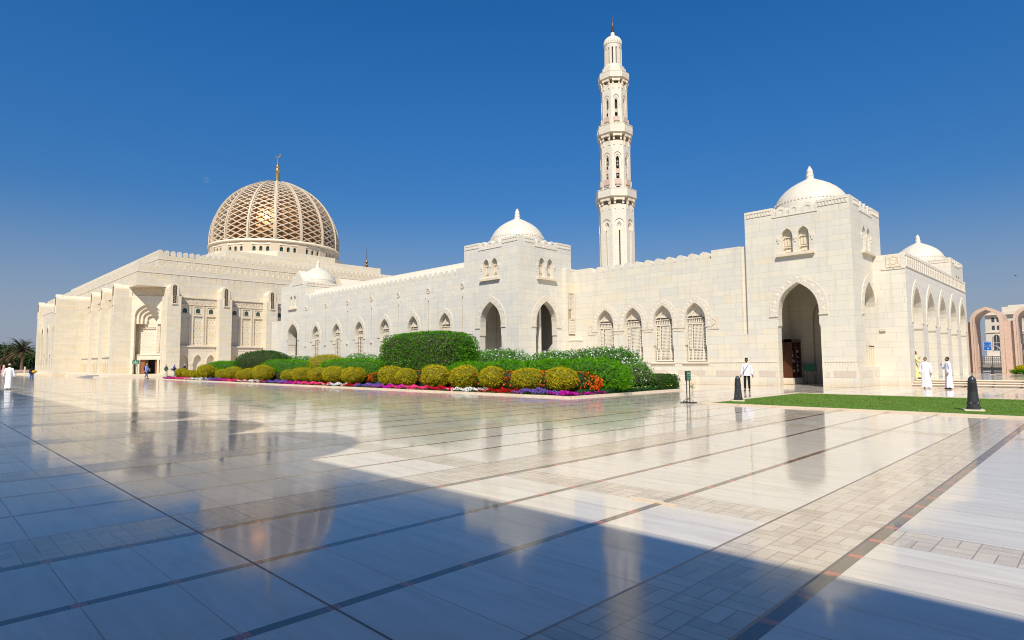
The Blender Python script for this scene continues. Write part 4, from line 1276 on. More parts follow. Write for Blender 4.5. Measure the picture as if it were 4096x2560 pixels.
# ------------------------------------------------------------------ pink arcade, grille gates, far building
pa = thing('pink_arcade', 'row of tall pink sandstone arches beyond the raised terrace', 'arcade', (0, 70, .38))
F = FY(66.0)
for k in range(-1, 4):
    c = -7.62+2.93*k
    mb = MB(); mb.plate(F, [(c-1.12, .38), (c-.85, .38)]+list(reversed(arch(c, .85, .38, 4.75, 5.88, 8)))[1:-1]+[(c+.85, .38), (c+1.12, .38)]+arch(c, 1.14, .38, 4.95, 6.14, 8)[1:-1], [], 0, -3.4)
    a_ = mb.build('arch', M_['pink'], pa)
    mb = MB(); mb.plate(F, horseshoe(c, .86, .95, .4, 4.75, 5.86, 4.8, 5.98), [], .03, -.01); mb.build('arch_trim', M_['pinkst'], a_)
    mb = MB(); F3 = FX(c-.852)
    mb.plate(F3, arch(68.0, .75, .9, 2.2, 3.0, 5), [], .03, -.05); mb.build('jamb_niche', M_['pinkd'], a_)
    mb = MB(); mb.fbox(F, c+1.14, c+1.79, .38, 4.85, -3.2, -.25); mb.build('spandrel_pier', M_['pinkd'], pa)
    if k in (0, 1):
        g = thing('grille_gate', 'dark openwork metal gate behind the arch beside the white wing' if k == 0 else ('dark openwork metal gate behind the arch at the picture edge' if k == 1 else 'dark openwork metal gate beyond the picture edge'), 'gate', (c-1.3, 80, .38), group='grille gates beyond the arcade')
        G_ = FY(80.0); cc = c-1.3-.28*k*0
        mb = MB()
        for i in range(17): u = cc-1.3+i*.1625; mb.fbox(G_, u-.012, u+.012, .42, 1.85, -.02, .02)
        mb.build('bars', M_['iron'], g)
        mb = MB(); mb.fbox(G_, cc-1.35, cc+1.35, 1.82, 1.88, -.03, .03); mb.fbox(G_, cc-1.35, cc+1.35, .40, .75, -.03, .03)
        for z in (1.65, 1.45, 1.1): mb.fbox(G_, cc-1.3, cc+1.3, z, z+.03, -.025, .025)
        for s in (-1.34, 0, 1.34): mb.fbox(G_, cc+s-.03, cc+s+.03, .38, 1.95, -.04, .04)
        mb.build('gate_frame', M_['iron'], g)
        mb = MB()
        for i in range(16):
            for z in (.95, 1.28, 1.55):
                u = cc-1.22+i*.1625; mb.tube([G_(u, z-.05, 0), G_(u, z, 0), G_(u, z+.05, 0)], [.01, .045, .01], 4)
        mb.build('gate_ornaments', M_['slate'], g)
# background block
M_['ccrete'] = flat('cream_render', (.62, .55, .45), .8, vary=.06, nscale=.3)
M_['farglass'] = flat('dark_far_glass', (.06, .06, .07), .15)
bd = thing('apartment_building', 'distant cream office block with pairs of small windows seen through the pink arches', 'building', (-20, 340, 0))
F = FY(330)
mb = MB()
mb.fbox(F, -38.5, 34, -.05, 21.0, -30, 0)
mb.fbox(F, -39.0, 35, 21.0, 21.8, -31, .9); mb.fbox(F, -33, 30, 21.8, 24.2, -26, -4); mb.fbox(F, -31, 26, 24.2, 25.0, -24, -6)
mb.fbox(F, -39, 34, -.05, 3.2, .01, 3)
mb.build('wall', M_['ccrete'], bd)
mb = MB(); mb.fbox(F, -38.8, 35.2, 20.6, 21.0, -.5, 1.2); mb.fbox(F, -38.8, 34, 13.1, 13.4, 0, .4); mb.build('cornice', M_['trim'], bd)
for i in range(7):
    u0 = -36.3+i*8.9
    for (z0, z1) in ((17.6, 19.6), (14.3, 16.1)):
        for s in (0, 1.75, 4.3):
            mb = MB(); mb.fbox(F, u0+s, u0+s+1.0, z0, z1, -.2, .06); wv = mb.build('window', M_['farglass'], bd)
    mb = MB(); mb.plate(F, arch(u0+1.35, 1.05, 5.4, 10.9, 12.3, 6), [], .06, -.2); wv = mb.build('arched_window', M_['farglass'], bd)
    mb = MB(); mb.plate(F, horseshoe(u0+1.35, 1.05, 1.3, 5.4, 10.9, 12.3, 11.1, 12.7, 6), [], .25, -.1)
    mb.fbox(F, u0+1.3, u0+1.4, 5.4, 11.9, .05, .12); mb.fbox(F, u0+.35, u0+2.35, 8.6, 8.8, .05, .12); mb.build('window_surround', M_['trim'], wv)

# ------------------------------------------------------------------ text helper
def text_mesh(s, size, F, u, z, d, mat, parent, name='lettering', align='CENTER', sx=1.0):
    cu = bpy.data.curves.new(name, 'FONT'); cu.body = s; cu.size = size; cu.align_x = align; cu.align_y = 'CENTER'; cu.extrude = 0.0; cu.resolution_u = 2
    t = bpy.data.objects.new(name, cu); COL.objects.link(t)
    dg = bpy.context.evaluated_depsgraph_get(); me = bpy.data.meshes.new_from_object(t.evaluated_get(dg))
    bpy.data.objects.remove(t)
    vs = [F(u+v.co.x*sx, z+v.co.y, d) for v in me.vertices]; fs = [tuple(p.vertices) for p in me.polygons]
    mb = MB(); mb.add(vs, fs); bpy.data.meshes.remove(me)
    return mb.build(name, mat, parent, fix=False)
AR1 = '\uFE8E\uFEE8\uFEEB \u0646\u0648\u062E\u0651\u062F'
def strokes(mb, F, u, z, w_, h, d, seed=1):
    """cursive right-to-left line: baseline stroke with risers and dots"""
    r = random.Random(seed); mb.fbox(F, u-w_/2, u+w_/2, z-h*.12, z+h*.12, d-.001, d)
    a = u-w_/2
    while a < u+w_/2-h*.3:
        k = r.random()
        if k < .4: mb.fbox(F, a, a+h*.18, z, z+h*r.uniform(.5, 1.0), d-.001, d+.0005)
        elif k < .65: mb.fbox(F, a, a+h*.2, z-h*.6, z, d-.001, d+.0005)
        elif k < .85: mb.fbox(F, a, a+h*.16, z+h*.45, z+h*.62, d-.001, d+.0005)
        a += h*r.uniform(.35, .7)

def stand_sign(name, label, F, c, base, bw, bh, btop, posts, depth=.06, foot=.3, bracing=True, parent_loc=(0, 0, 0)):
    s = thing(name, label, 'sign', parent_loc)
    mb = MB(); mb.fbox(F, c-bw/2, c+bw/2, btop-bh, btop, -depth/2, depth/2)
    fw = min(.03, bw*.06)
    bo = mb.build('board_case', M_['iron'], s)
    mb = MB(); mb.fbox(F, c-bw/2+fw, c+bw/2-fw, btop-bh+fw, btop-fw, depth/2, depth/2+.004); mb.build('board_face', M_['green'], bo)
    for k in (-1, 1):
        mb = MB(); mb.fbox(F, c+k*posts-.014, c+k*posts+.014, base, btop-bh, -.014, .014); mb.build('post', M_['iron'], s)
    mb = MB()
    for k in (-1, 1):
        mb.fbox(F, c+k*posts-.018, c+k*posts+.018, base+.003, base+.035, -foot, foot)
        if bracing:
            for q in (-1, 1): mb.tube([F(c+k*posts, base+.17, 0), F(c+k*posts, base+.03, q*foot*.62)], .009, 4)
    mb.fbox(F, c-posts, c+posts, base+.16, base+.18, -.008, .008)
    mb.build('feet', M_['iron'], s)
    return s, bo
# near sign, faces the camera side (its face looks toward +X -Y)
sq = lambda x, y: FD(x, y)
F = lambda u, z, d: (-11.5+d, 21.05+u, z)
s1, b1 = stand_sign('notice_stand', 'small green notice on two tall dark legs at the corner of the lawn', F, 0, .0, .32, .365, 1.205, .11, .07, .29, parent_loc=(-11.5, 21.05, 0))
mb = MB(); strokes(mb, F, 0, 1.115, .22, .04, .041, 3); mb.build('lettering', M_['white'], b1)
text_mesh('NOT FOR ALL', .040, F, 0, 1.03, .041, M_['white'], b1); text_mesh('ENTRANCE', .045, F, 0, .93, .041, M_['white'], b1)
F = lambda u, z, d: (-14.55+u*.9+d*.43, 43.2+u*.43-d*.9, z)
s2, b2 = stand_sign('information_board', 'wide green board of small writing on legs inside the big gate arch', F, 0, .0, .80, .50, 1.36, .21, .05, .22, parent_loc=(-14.55, 43.2, 0))
mb = MB()
for sgn in (-1, 1):
    strokes(mb, F, sgn*.19, 1.31, .26, .022, .031, 5+sgn)
    for j in range(11): strokes(mb, F, sgn*.19, 1.262-j*.034, random.uniform(.18, .30), .012, .031, 20+j*2+sgn)
mb.build('lettering', flat('dim_green_writing', (.10, .30, .20), .5), b2)
F = lambda u, z, d: (-95.4+u*.78+d*.62, 22.6+u*.62-d*.78, z)
s3, b3 = stand_sign('notice_stand', 'small green notice on dark legs beside the great portal of the prayer hall', F, 0, .38, .95, .52, 2.30, .32, .05, .3, bracing=False, parent_loc=(-95.4, 22.6, .38))
mb = MB(); strokes(mb, F, 0, 2.02, .7, .07, .031, 9); mb.build('lettering', M_['white'], b3)
text_mesh('ENTRANCE', .11, F, 0, 1.88, .031, M_['white'], b3)
mb = MB(); mb.plate(F, [(-.08, 2.12), (.02, 2.12), (.10, 2.24), (.02, 2.24)], [], .032, .03); mb.build('emblem', M_['white'], b3)
# blue direction sign beyond the arcade
F = FY(250)
rs = thing('road_sign', 'blue overhead direction sign on a curved grey arm seen through the pink arch', 'road sign', (-25.7, 250, 0))
K = 250/80.
mb = MB(); mb.fbox(F, -29.95, -27.9, 4.6, 7.45, -.1, 0); bo = mb.build('sign_panel', M_['blue'], rs)
mb = MB()
for (a, b_, c, d) in ((-29.95, -29.9, 4.6, 7.45), (-27.95, -27.9, 4.6, 7.45), (-29.9, -27.95, 4.6, 4.65), (-29.9, -27.95, 7.4, 7.45)): mb.fbox(F, a, b_, c, d, .001, .02)
mb.plate(F, [(-29.05, 5.35), (-28.95, 5.15), (-28.82, 4.95), (-28.7, 5.15), (-28.6, 5.35), (-28.78, 5.3), (-28.78, 5.55), (-28.88, 5.55), (-28.88, 5.3)], [], .02, .001)
for j, z in enumerate((7.05, 6.45, 5.85)):
    strokes(mb, F, -28.4+(.0 if j == 0 else .12), z, (.75, .35, .5)[j], .2, .02, 40+j)
mb.build('sign_border', M_['white'], bo)
for j, (t_, z) in enumerate((('Al Udhaiba', 7.05), ('Ghala', 6.45), ('Al Ansab', 5.85))):
    text_mesh(t_, .24, F, -29.85, z, .02, M_['white'], bo, align='LEFT', sx=.75)
mb = MB(); mb.tube([(-30.2, 250.1, 6.0), (-28, 250.1, 6.05), (-26.8, 250.1, 5.95), (-26.1, 250.1, 5.5), (-25.7, 250.1, 4.6), (-25.55, 250.1, 3.0), (-25.5, 250.1, 0)], [.10, .14, .18, .22, .24, .26, .28], 10)
mb.tube([(-29.9, 249.9, 4.4), (-26.5, 249.9, 4.45)], .06, 6); mb.build('curved_post', M_['slate'], rs, smooth=True)

# ------------------------------------------------------------------ bollards
def bollard(name, label, x, y, z0, s, group='dark iron bollards', mat='iron', rz=0):
    b = thing(name, label, 'bollard', (x, y, z0), rz, group)
    mb = MB(); w_ = .245
    mb.box(-w_, w_, -w_, w_, .002, .045); mb.build('base_slab', M_['trim'], b, loc=(0, 0, 0))
    mb = MB(); mb.lathe([(.178, .045), (.178, .12), (.165, .13), (.165, .15), (.155, .16), (.152, .20)], n=32)
    mb.lathe([(.150, .255), (.125, .56), (.124, .57)], n=32); mb.lathe([(.123, .575), (.123, .605)], n=32); mb.lathe([(.128, .608), (.112, .80), (.110, .845), (.112, .85), (.112, .86), (.105, .865), (.104, .885), (.110, .89), (.110, .90), (.102, .905), (.098, .93), (.086, .965), (.062, 1.0), (.032, 1.022), (.012, 1.034), (.004, 1.05)], n=32)
    mb.lathe([(.135, .19), (.132, .26)], n=24)
    bd_ = mb.build('body', M_[mat], b, smooth=True, loc=(0, 0, 0))
    mb = MB()
    for k in range(20):
        t = 2*pi*k/20
        for e in (-1, 1):
            mb.tube([(.153*cos(t), .153*sin(t), .20), (.150*cos(t+e*.31), .150*sin(t+e*.31), .256)], .007, 4)
    mb.build('pierced_band', M_[mat], bd_, loc=(0, 0, 0))
    mb = MB()
    for k in range(10):
        z = .64+k*.019; r = .1275-.0125*(z-.608)/.19*1.2
        P = [((r+.004)*cos(-pi/2+a), (r+.004)*sin(-pi/2+a), z) for a in np.linspace(-.62, .62, 7)]
        mb.tube(P, .0045, 4)
    mb.build('louvre', M_['void'], bd_, loc=(0, 0, 0))
    b.scale = (s, s, s)
    return b
bollard('bollard', 'dark domed bollard with louvred side standing on the lawn, nearest the right edge', -3.03, 22.55, .036, 1.0, rz=.25)
bollard('bollard', 'dark domed bollard at the left tip of the lawn beside the green notice', -10.27, 22.62, .036, .93, rz=-1.2)
bollard('bollard', 'small far bollard standing on the raised terrace before the grille gate', -6.67, 59.5, .382, .68)
bollard('bollard', 'faint bollard at the far left edge beyond the palms plaza', -167, 15.2, 0, 1.9, mat='pinkst')
bollard('bollard', 'faint bollard just left of the woman with the yellow bag', -166, 18.6, 0, 1.5, mat='pinkst')

# opposite gallery behind the viewer: its domed roofline shades the plaza
ga = thing('shading_gallery', 'long domed gallery behind the viewer that throws its shadow over the plaza', 'gallery', (-10, -6, 0))
H = 11.3
mb = MB(); yf = 4.80-.70*H
mb.box(-72, 40, yf-7, yf, 0, H)
mb.build('wall', M_['wall'], ga)
for k, xs in enumerate((-11.65, -16.2, -21.0)):
    zb = H+2.0; xc = xs+.55*zb; yc = 4.25-.70*zb
    mb = MB(); mb.lathe([(1.95, 0), (1.95, 2.0)]+[(r, z+2.0) for r, z in DOMEP], (0, 0, H), 40)
    mb.build('dome', M_['dome'], ga, smooth=True, loc=(xc+10, yc+6, 0))
# ------------------------------------------------------------------ foliage
def lump(P, seed, amp, fr):
    r = np.random.default_rng(seed); out = np.zeros(len(P))
    for i in range(7):
        k = r.normal(0, 1, 3); k /= np.linalg.norm(k); out += np.sin(P@k*fr*r.uniform(.6, 1.9)+r.uniform(0, 6.28))
    return out/7*amp*1.6
def superell(n, half, e, seed, amp=.06, fr=3., shell=(.86, 1.02), zmin=-1.0, rng=RNG):
    """points in the outer shell of a superellipsoid"""
    d = rng.normal(0, 1, (n*2, 3)); d /= np.linalg.norm(d, axis=1)[:, None]
    # even out over the box-like surface
    w_ = np.array(half); q = d*1.0
    t = (np.abs(q)**e).sum(1)**(1/e); q = q/t[:, None]
    q = q[q[:, 2] > zmin][:n]
    rad = rng.uniform(shell[0], shell[1], len(q))[:, None]
    P = q*w_*rad
    nrm = np.sign(q)*np.abs(q)**(e-1)/w_; nrm /= np.linalg.norm(nrm, axis=1)[:, None]+1e-9
    P = P*(1+(lump(P, seed, amp, fr)+lump(P, seed+7, amp*.9, fr*4.5))[:, None])
    return P, nrm
def leaves(P, N, size, tilt=.7, aspect=.5, rng=RNG, up=0.0, kite=True):
    n = len(P)
    a = rng.normal(0, 1, (n, 3)); a[:, 2] += up*2; a /= np.linalg.norm(a, axis=1)[:, None]
    nr = N*(1-tilt)+rng.normal(0, 1, (n, 3))*tilt; nr /= np.linalg.norm(nr, axis=1)[:, None]
    L = np.cross(nr, a); 
    if up > 0: L = a-nr*(a*nr).sum(1)[:, None]
    L /= np.linalg.norm(L, axis=1)[:, None]+1e-9
    S = np.cross(L, nr)
    sz = (size*rng.uniform(.6, 1.35, n))[:, None]
    V = np.empty((n, 4, 3))
    V[:, 0] = P-L*sz*.5; V[:, 1] = P+S*sz*aspect*.5; V[:, 2] = P+L*sz*.5+nr*sz*.08; V[:, 3] = P-S*sz*aspect*.5
    return V
def quad_obj(name, V, mat, parent=None, loc=None):
    me = tri_mesh(name, V, mat, 4); o = bpy.data.objects.new(name, me); COL.objects.link(o)
    if parent: o.parent = parent
    if loc: o.location = loc
    return o
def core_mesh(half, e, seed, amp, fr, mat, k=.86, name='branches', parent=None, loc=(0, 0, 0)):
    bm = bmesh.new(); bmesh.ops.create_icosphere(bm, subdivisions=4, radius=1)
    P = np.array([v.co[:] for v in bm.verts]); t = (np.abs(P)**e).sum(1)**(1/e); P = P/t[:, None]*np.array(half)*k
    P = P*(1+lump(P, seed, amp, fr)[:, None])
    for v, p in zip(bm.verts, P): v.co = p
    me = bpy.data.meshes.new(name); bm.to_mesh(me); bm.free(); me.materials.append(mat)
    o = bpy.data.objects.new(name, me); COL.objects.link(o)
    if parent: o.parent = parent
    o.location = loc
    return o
M_['lf_gold'] = leafmat('golden_privet_leaf', (.62, .50, .012), (.44, .385, .012), (.17, .21, .008), .3)
M_['lf_top'] = leafmat('dark_glossy_leaf', (.055, .20, .006), (.13, .35, .012), (.024, .10, .004), .3, .35)
M_['lf_dark'] = leafmat('deep_green_leaf', (.025, .085, .008), (.055, .13, .014), (.016, .055, .006), .15, .4)
M_['lf_fern'] = leafmat('bright_feathery_leaf', (.10, .34, .008), (.18, .44, .012), (.05, .20, .006), .4)
M_['lf_ole'] = leafmat('oleander_leaf', (.11, .28, .03), (.18, .38, .06), (.05, .16, .018), .3, .4)
M_['lf_mar'] = leafmat('marigold_leaf', (.035, .095, .015), (.06, .13, .02), (.02, .06, .01), .2)
M_['lf_low'] = leafmat('low_edging_leaf', (.03, .10, .03), (.05, .14, .04), (.02, .07, .02), .2)
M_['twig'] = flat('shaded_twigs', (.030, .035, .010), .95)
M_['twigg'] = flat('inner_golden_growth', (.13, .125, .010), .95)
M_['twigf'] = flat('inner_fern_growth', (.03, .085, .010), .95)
def flow(name, c, c2): return leafmat(name, c, c2, c, .25, .5)
M_['fl_white'] = flow('white_petals', (.80, .80, .76), (.70, .70, .66))
M_['fl_mag'] = flow('magenta_petals', (.55, .01, .34), (.42, .01, .30))
M_['fl_pink'] = flow('rose_petals', (.80, .05, .20), (.70, .09, .24))
M_['fl_crim'] = flow('crimson_petals', (.60, .006, .05), (.45, .006, .02))
M_['fl_red'] = flow('red_petals', (.45, .008, .008), (.32, .005, .005))
M_['fl_vio'] = flow('violet_petals', (.20, .12, .44), (.12, .07, .30))
M_['fl_ora'] = flow('orange_petals', (.78, .15, .01), (.62, .09, .008))
M_['fl_yel'] = flow('yellow_petals', (.80, .60, .02), (.80, .50, .02))
M_['trunk'] = flat('rough_bark', (.17, .12, .075), .9, vary=.4, nscale=18)

# round golden bushes along the edge (three base shapes, copied)
BX = [(-74.24,.70),(-71.84,.60),(-69.95,.58),(-66.9,.88),(-62.18,.64),(-59.64,.80),(-57.47,.60),(-55.14,.70),(-52.29,.86),(-47.79,.66),(-45.11,.74),(-42.81,.74),(-40.32,.80),(-37.75,.76),
      (-33.17,.76),(-31.24,.70),(-28.38,.82),(-25.79,.78),(-23.56,.78),(-20.95,.74),(-18.64,.76)]
where = ['first round golden bush of the row, at the far left end', 'second golden bush from the far left end of the row', 'third golden bush from the far left end of the row', 'widest golden bush of the far left cluster of four',
 'left one of the far pair of golden bushes', 'right one of the far pair of golden bushes', 'leftmost golden bush of the far trio', 'middle golden bush of the far trio', 'rightmost, larger golden bush of the far trio',
 'left small golden bush of the pair before the low yellow dome', 'golden bush just right of the small one before the yellow dome', 'golden bush left of the middle trio below the fern hedge', 'broad golden bush in the middle trio below the fern hedge', 'last golden bush of the middle trio, beside dark hedge gap',
 'golden bush under the left half of the big box topiary', 'golden bush under the middle of the big box topiary', 'broad golden bush under the right corner of the big box topiary', 'tallest golden bush, just right of the box topiary', 'golden bush between the tallest one and the marigolds', 'golden bush second from the right end, before orange marigolds', 'rightmost golden bush, nearest the bed corner']
protos = []
for k in range(3):
    P, N = superell(6500, (1.0, 1.0, .80), (2.2, 2.6, 2.35)[k], 100+k, .09, (3.5, 5, 4.2)[k], zmin=-.93)
    V = leaves(P, N, .095, .6, .55)
    b = thing('round_bush', 'x', 'bush', (0, 0, 0), group='clipped golden bushes along the flower bed')
    quad_obj('foliage', V, M_['lf_gold'], b)
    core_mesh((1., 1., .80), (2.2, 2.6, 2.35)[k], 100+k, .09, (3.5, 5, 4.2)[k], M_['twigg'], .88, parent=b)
    mb = MB(); mb.tube([(0, 0, -.75), (.02, 0, -.95)], .12, 8); mb.build('stem', M_['trunk'], b, loc=(0, 0, 0))
    protos.append(b)
used = [0, 0, 0]
for i, ((x, r), wh) in enumerate(zip(BX, where)):
    p = protos[i % 3]
    o = p if not used[i % 3] else copy_tree(p)
    used[i % 3] = 1
    o.location = (x, 22.2+random.uniform(-.12, .12), .70*r/.78+.08); o.rotation_euler = (0, 0, random.uniform(0, 6)); 
    zz = r*random.uniform(.86, 1.04)*(.62/.8)/.78
    o.scale = (r, r*random.uniform(.9, 1.1), zz*1.05); o['label'] = wh
# big topiaries
def shrub(name, label, cat, loc, half, e, nleaf, size, mat, seed, amp=.05, fr=1.6, zmin=-1, tilt=.6, aspect=.55, core='twig', ck=.90, up=0., shell=(.9, 1.02), group=None, flowers=None, trunk=True):
    t = thing(name, label, cat, loc, group=group)
    P, N = superell(nleaf, half, e, seed, amp, fr, shell, zmin)
    keep = P[:, 2]+half[2]*1.0 > -5
    quad_obj('foliage', leaves(P, N, size, tilt, aspect, up=up), M_[mat], t, (0, 0, half[2]))
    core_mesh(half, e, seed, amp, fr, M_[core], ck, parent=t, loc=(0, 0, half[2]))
    if flowers:
        fm, nf, fs, zl = flowers
        P, N = superell(nf*3, half, e, seed, amp, fr, (1.0, 1.05), zl); P = P[:nf]; N = N[:nf]
        V = np.concatenate([leaves(P+N*.03, N, fs, .35, 1.0), leaves(P+N*.05, N, fs, .35, 1.0)])
        quad_obj('flowers', V, M_[fm], t, (0, 0, half[2]))
    return t
shrub('box_topiary', 'huge dark green clipped topiary block in the middle of the flower bed', 'topiary', (-33.1, 25.2, .25), (4.25, 1.6, 1.72), 4.2, 30000, .105, 'lf_top', 11, .018, 1.6, core='twig', ck=.93)
shrub('dome_topiary', 'dark green dome-shaped topiary left of the small yellow dome', 'topiary', (-59.4, 25.0, .1), (4.9, 1.9, 1.42), 2.3, 14000, .11, 'lf_dark', 12, .04, 1.3)
shrub('yellow_topiary', 'small yellow-green dome topiary behind the row of golden bushes', 'topiary', (-46.6, 25.0, .1), (2.2, 1.4, 1.15), 2.4, 7000, .085, 'lf_gold', 13, .03, 2.0, core='twigg')
# feathery hedges
for i, (x0, x1, yy, h, lab) in enumerate(((-70.8, -62.0, 24.0, .93, 'bright feathery hedge at the far left behind the golden bushes'), (-57.2, -47.2, 24.0, .95, 'bright feathery hedge between the dark dome and the yellow dome'), (-45.2, -36.2, 23.9, .92, 'bright feathery hedge left of the big box topiary'))):
    shrub('feather_hedge', lab, 'hedge', ((x0+x1)/2, yy, .05), ((x1-x0)/2, .85, h), 3.2, 12000, .22, 'lf_fern', 30+i, .07, 1.5, tilt=.7, aspect=.16, core='twigf', up=.25, shell=(.86, 1.08), group='bright green feathery hedges')
ft = thing('feather_hedge', 'long bright feathery hedge from the box topiary to the right end of the bed', 'hedge', (-24, 24.4, 0), group='bright green feathery hedges')
VV = []
for i, (x, y, hx, hy, hz) in enumerate(((-30.0, 24.2, 1.9, .8, .66), (-27.2, 24.3, 2.2, .9, .78), (-24.3, 24.3, 2.2, .9, .80), (-21.5, 24.4, 2.0, .95, .83), (-18.8, 24.6, 2.1, 1.1, .83))):
    P, N = superell(7000, (hx, hy, hz), 2.6, 50+i, .09, 2.0, (.84, 1.1)); P += np.array([x+24, y-24.4, hz+.05]); VV.append(leaves(P, N, .23, .7, .15, up=.3))
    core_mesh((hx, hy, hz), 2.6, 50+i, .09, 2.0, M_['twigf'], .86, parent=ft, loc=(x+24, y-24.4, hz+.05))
quad_obj('foliage', np.concatenate(VV), M_['lf_fern'], ft)
# white flowering shrubs
WF = [(-60.2, 29.2, 4.2, 1.22, 'far white-flowered shrub left of the yellow dome topiary'), (-48.3, 29.2, 2.6, 1.26, 'white-flowered shrub between yellow dome and box topiary'), (-43.3, 29.0, 2.4, 1.22, 'white-flowered shrub tucked against the left side of the box topiary'),
      (-31.0, 29.0, 4.1, 1.28, 'white-flowered shrub right of the box topiary, before the dark arch'), (-25.2, 29.0, 2.6, 1.14, 'white-flowered shrub below the second gatehouse arch'), (-21.4, 29.0, 2.8, 1.26, 'white-flowered shrub at the right end before the screen windows')]
for i, (x, y, hx, hz, lab) in enumerate(WF):
    shrub('flowering_shrub', lab, 'shrub', (x, y, .05), (hx, 1.3, hz*.93), 2.5, int(8000*hx/2), .15, 'lf_ole', 70+i, .10, 2.4, core='twigf', tilt=.75, aspect=.28, up=.35, shell=(.82, 1.08), group='white flowering shrubs', flowers=('fl_white', int(190*hx), .085, .0))
shrub('flowering_shrub', 'loose leafy shrub with few white flowers at the right tip of the bed', 'shrub', (-17.95, 27.2, .05), (.75, 1.5, .72), 2.2, 3200, .13, 'lf_ole', 90, .16, 3.4, tilt=.8, aspect=.3, up=.4, shell=(.75, 1.12), group='white flowering shrubs', flowers=('fl_white', 60, .07, -.3))
shrub('clipped_hedge', 'low dark clipped hedge at the right end of the bed', 'hedge', (-18.1, 29.2, .05), (1.1, 1.45, .42), 5.0, 7500, .075, 'lf_dark', 95, .03, 2.5, aspect=.6)
shrub('clipped_hedge', 'long dark clipped hedge hidden behind the golden bushes', 'hedge', (-55, 23.35, .03), (18, .3, .47), 6.0, 15000, .085, 'lf_dark', 96, .02, 2.5, aspect=.6)
# marigolds
for i, (x0, x1, y, hy, hz, nf, lab) in enumerate(((-45.6, -37.0, 23.2, .35, .50, 420, 'orange-dotted marigold hedge behind the middle golden bushes'), (-36.6, -26.4, 23.2, .38, .50, 900, 'marigold hedge under the big box topiary'), (-26.2, -15.9, 23.2, .42, .53, 0, ''))):
    if nf:
        shrub('marigold_hedge', lab, 'flower hedge', ((x0+x1)/2, y, .05), ((x1-x0)/2, hy, hz), 3.6, 9000, .085, 'lf_mar', 110+i, .05, 2.5, group='orange marigold hedges', flowers=('fl_ora', nf, .075, -.4))
shrub('marigold_hedge', 'dense orange marigold hedge at the right corner of the bed', 'flower hedge', (-21.6, 23.0, .04), (4.35, .75, .52), 3.4, 13000, .075, 'lf_mar', 113, .05, 2.5, group='orange marigold hedges', flowers=('fl_ora', 1150, .085, -.6))
# low edging with yellow dots
n = 9000; y = RNG.uniform(21.6, 30.4, n); x = -17.28+RNG.uniform(-.22, .22, n); z = .06+RNG.uniform(0, .2, n)*(1+.3*np.sin(y*9))
V = leaves(np.stack([x, y, z], 1), np.tile([0, 0, 1.], (n, 1)), .07, .8, .6)
tag(quad_obj('low_edging', V, M_['lf_low']), 'low grey-green edging plants along the right side of the bed', 'ground cover', kind='stuff')
n = 46; y = RNG.uniform(25, 30.2, n); x = -17.2+RNG.uniform(-.2, .2, n)
tag(quad_obj('yellow_flowers', leaves(np.stack([x, y, np.full(n, .28)], 1), np.tile([.3, -.3, 1.], (n, 1)), .07, .3, 1.), M_['fl_yel']), 'tiny yellow flowers over the low edging plants', 'flowers', kind='stuff')
# petunia ribbon, one mass of each colour
seq = [('mag', -76.4, -73.3), ('pink', -74.2, -68.2), ('white', -69.2, -62.0), ('vio', -63.9, -60.2), ('mag', -61.9, -57.9), ('pink', -58.9, -55.8), ('crim', -56.0, -53.0), ('white', -55.0, -50.4), ('red', -51.2, -49.2), ('vio', -49.7, -45.8), ('mag', -46.8, -42.9), ('pink', -44.2, -40.4), ('crim', -41.0, -38.9), ('white', -40.2, -36.6), ('red', -37.2, -35.4), ('vio', -35.5, -32.2), ('mag', -33.3, -30.1), ('pink', -31.2, -27.7), ('crim', -28.2, -25.4), ('white', -25.8, -22.7), ('red', -23.2, -20.4), ('vio', -20.8, -17.9), ('mag', -18.4, -17.0)]
acc = {}; green = []
for c, a, b_ in seq:
    L = b_-a; n = int(L*(190 if c != 'white' else 105))
    x = RNG.uniform(a, b_, n); hb = .9
    y = 20.78+RNG.uniform(0, 1, n)**.8*hb
    taper = np.minimum((x-a)/1.0, (b_-x)/1.0).clip(0, 1)
    y = 20.80+(y-20.78)*(.4+.6*taper)
    z = .10+RNG.uniform(0, .09, n)+.05*np.sin(x*5+y*9)+(y-20.8)*.08
    if c == 'vio': z += .05*taper
    acc.setdefault(c, []).append(np.stack([x, y, z], 1))
    m_ = int(L*120); xx = RNG.uniform(a, b_, m_); yy = RNG.uniform(20.78, 21.9, m_); green.append(np.stack([xx, yy, .05+RNG.uniform(0, .1, m_)], 1))
x = RNG.uniform(-17.75, -17.02, 500); y = RNG.uniform(20.8, 23.4, 500); acc['mag'].append(np.stack([x, y, .1+RNG.uniform(0, .1, 500)], 1))
names = dict(mag='magenta', pink='rose pink', crim='crimson', white='white', red='dark red', vio='violet')
for c, A in acc.items():
    P = np.concatenate(A); nn = len(P)
    N = np.tile([.2, -.35, .9], (nn, 1)); V = np.concatenate([leaves(P, N, .085, .35, 1.0), leaves(P+[0, 0, .012], N, .075, .35, 1.0)])
    tag(quad_obj('petunias', V, M_['fl_'+c]), 'ribbon patches of %s petunias along the front edge of the bed' % names[c], 'flowers', kind='stuff')
P = np.concatenate(green); tag(quad_obj('bedding_leaves', leaves(P, np.tile([0, -.3, 1.], (len(P), 1)), .08, .7, .6), M_['lf_mar']), 'green leaves under the petunia ribbon', 'ground cover', kind='stuff')
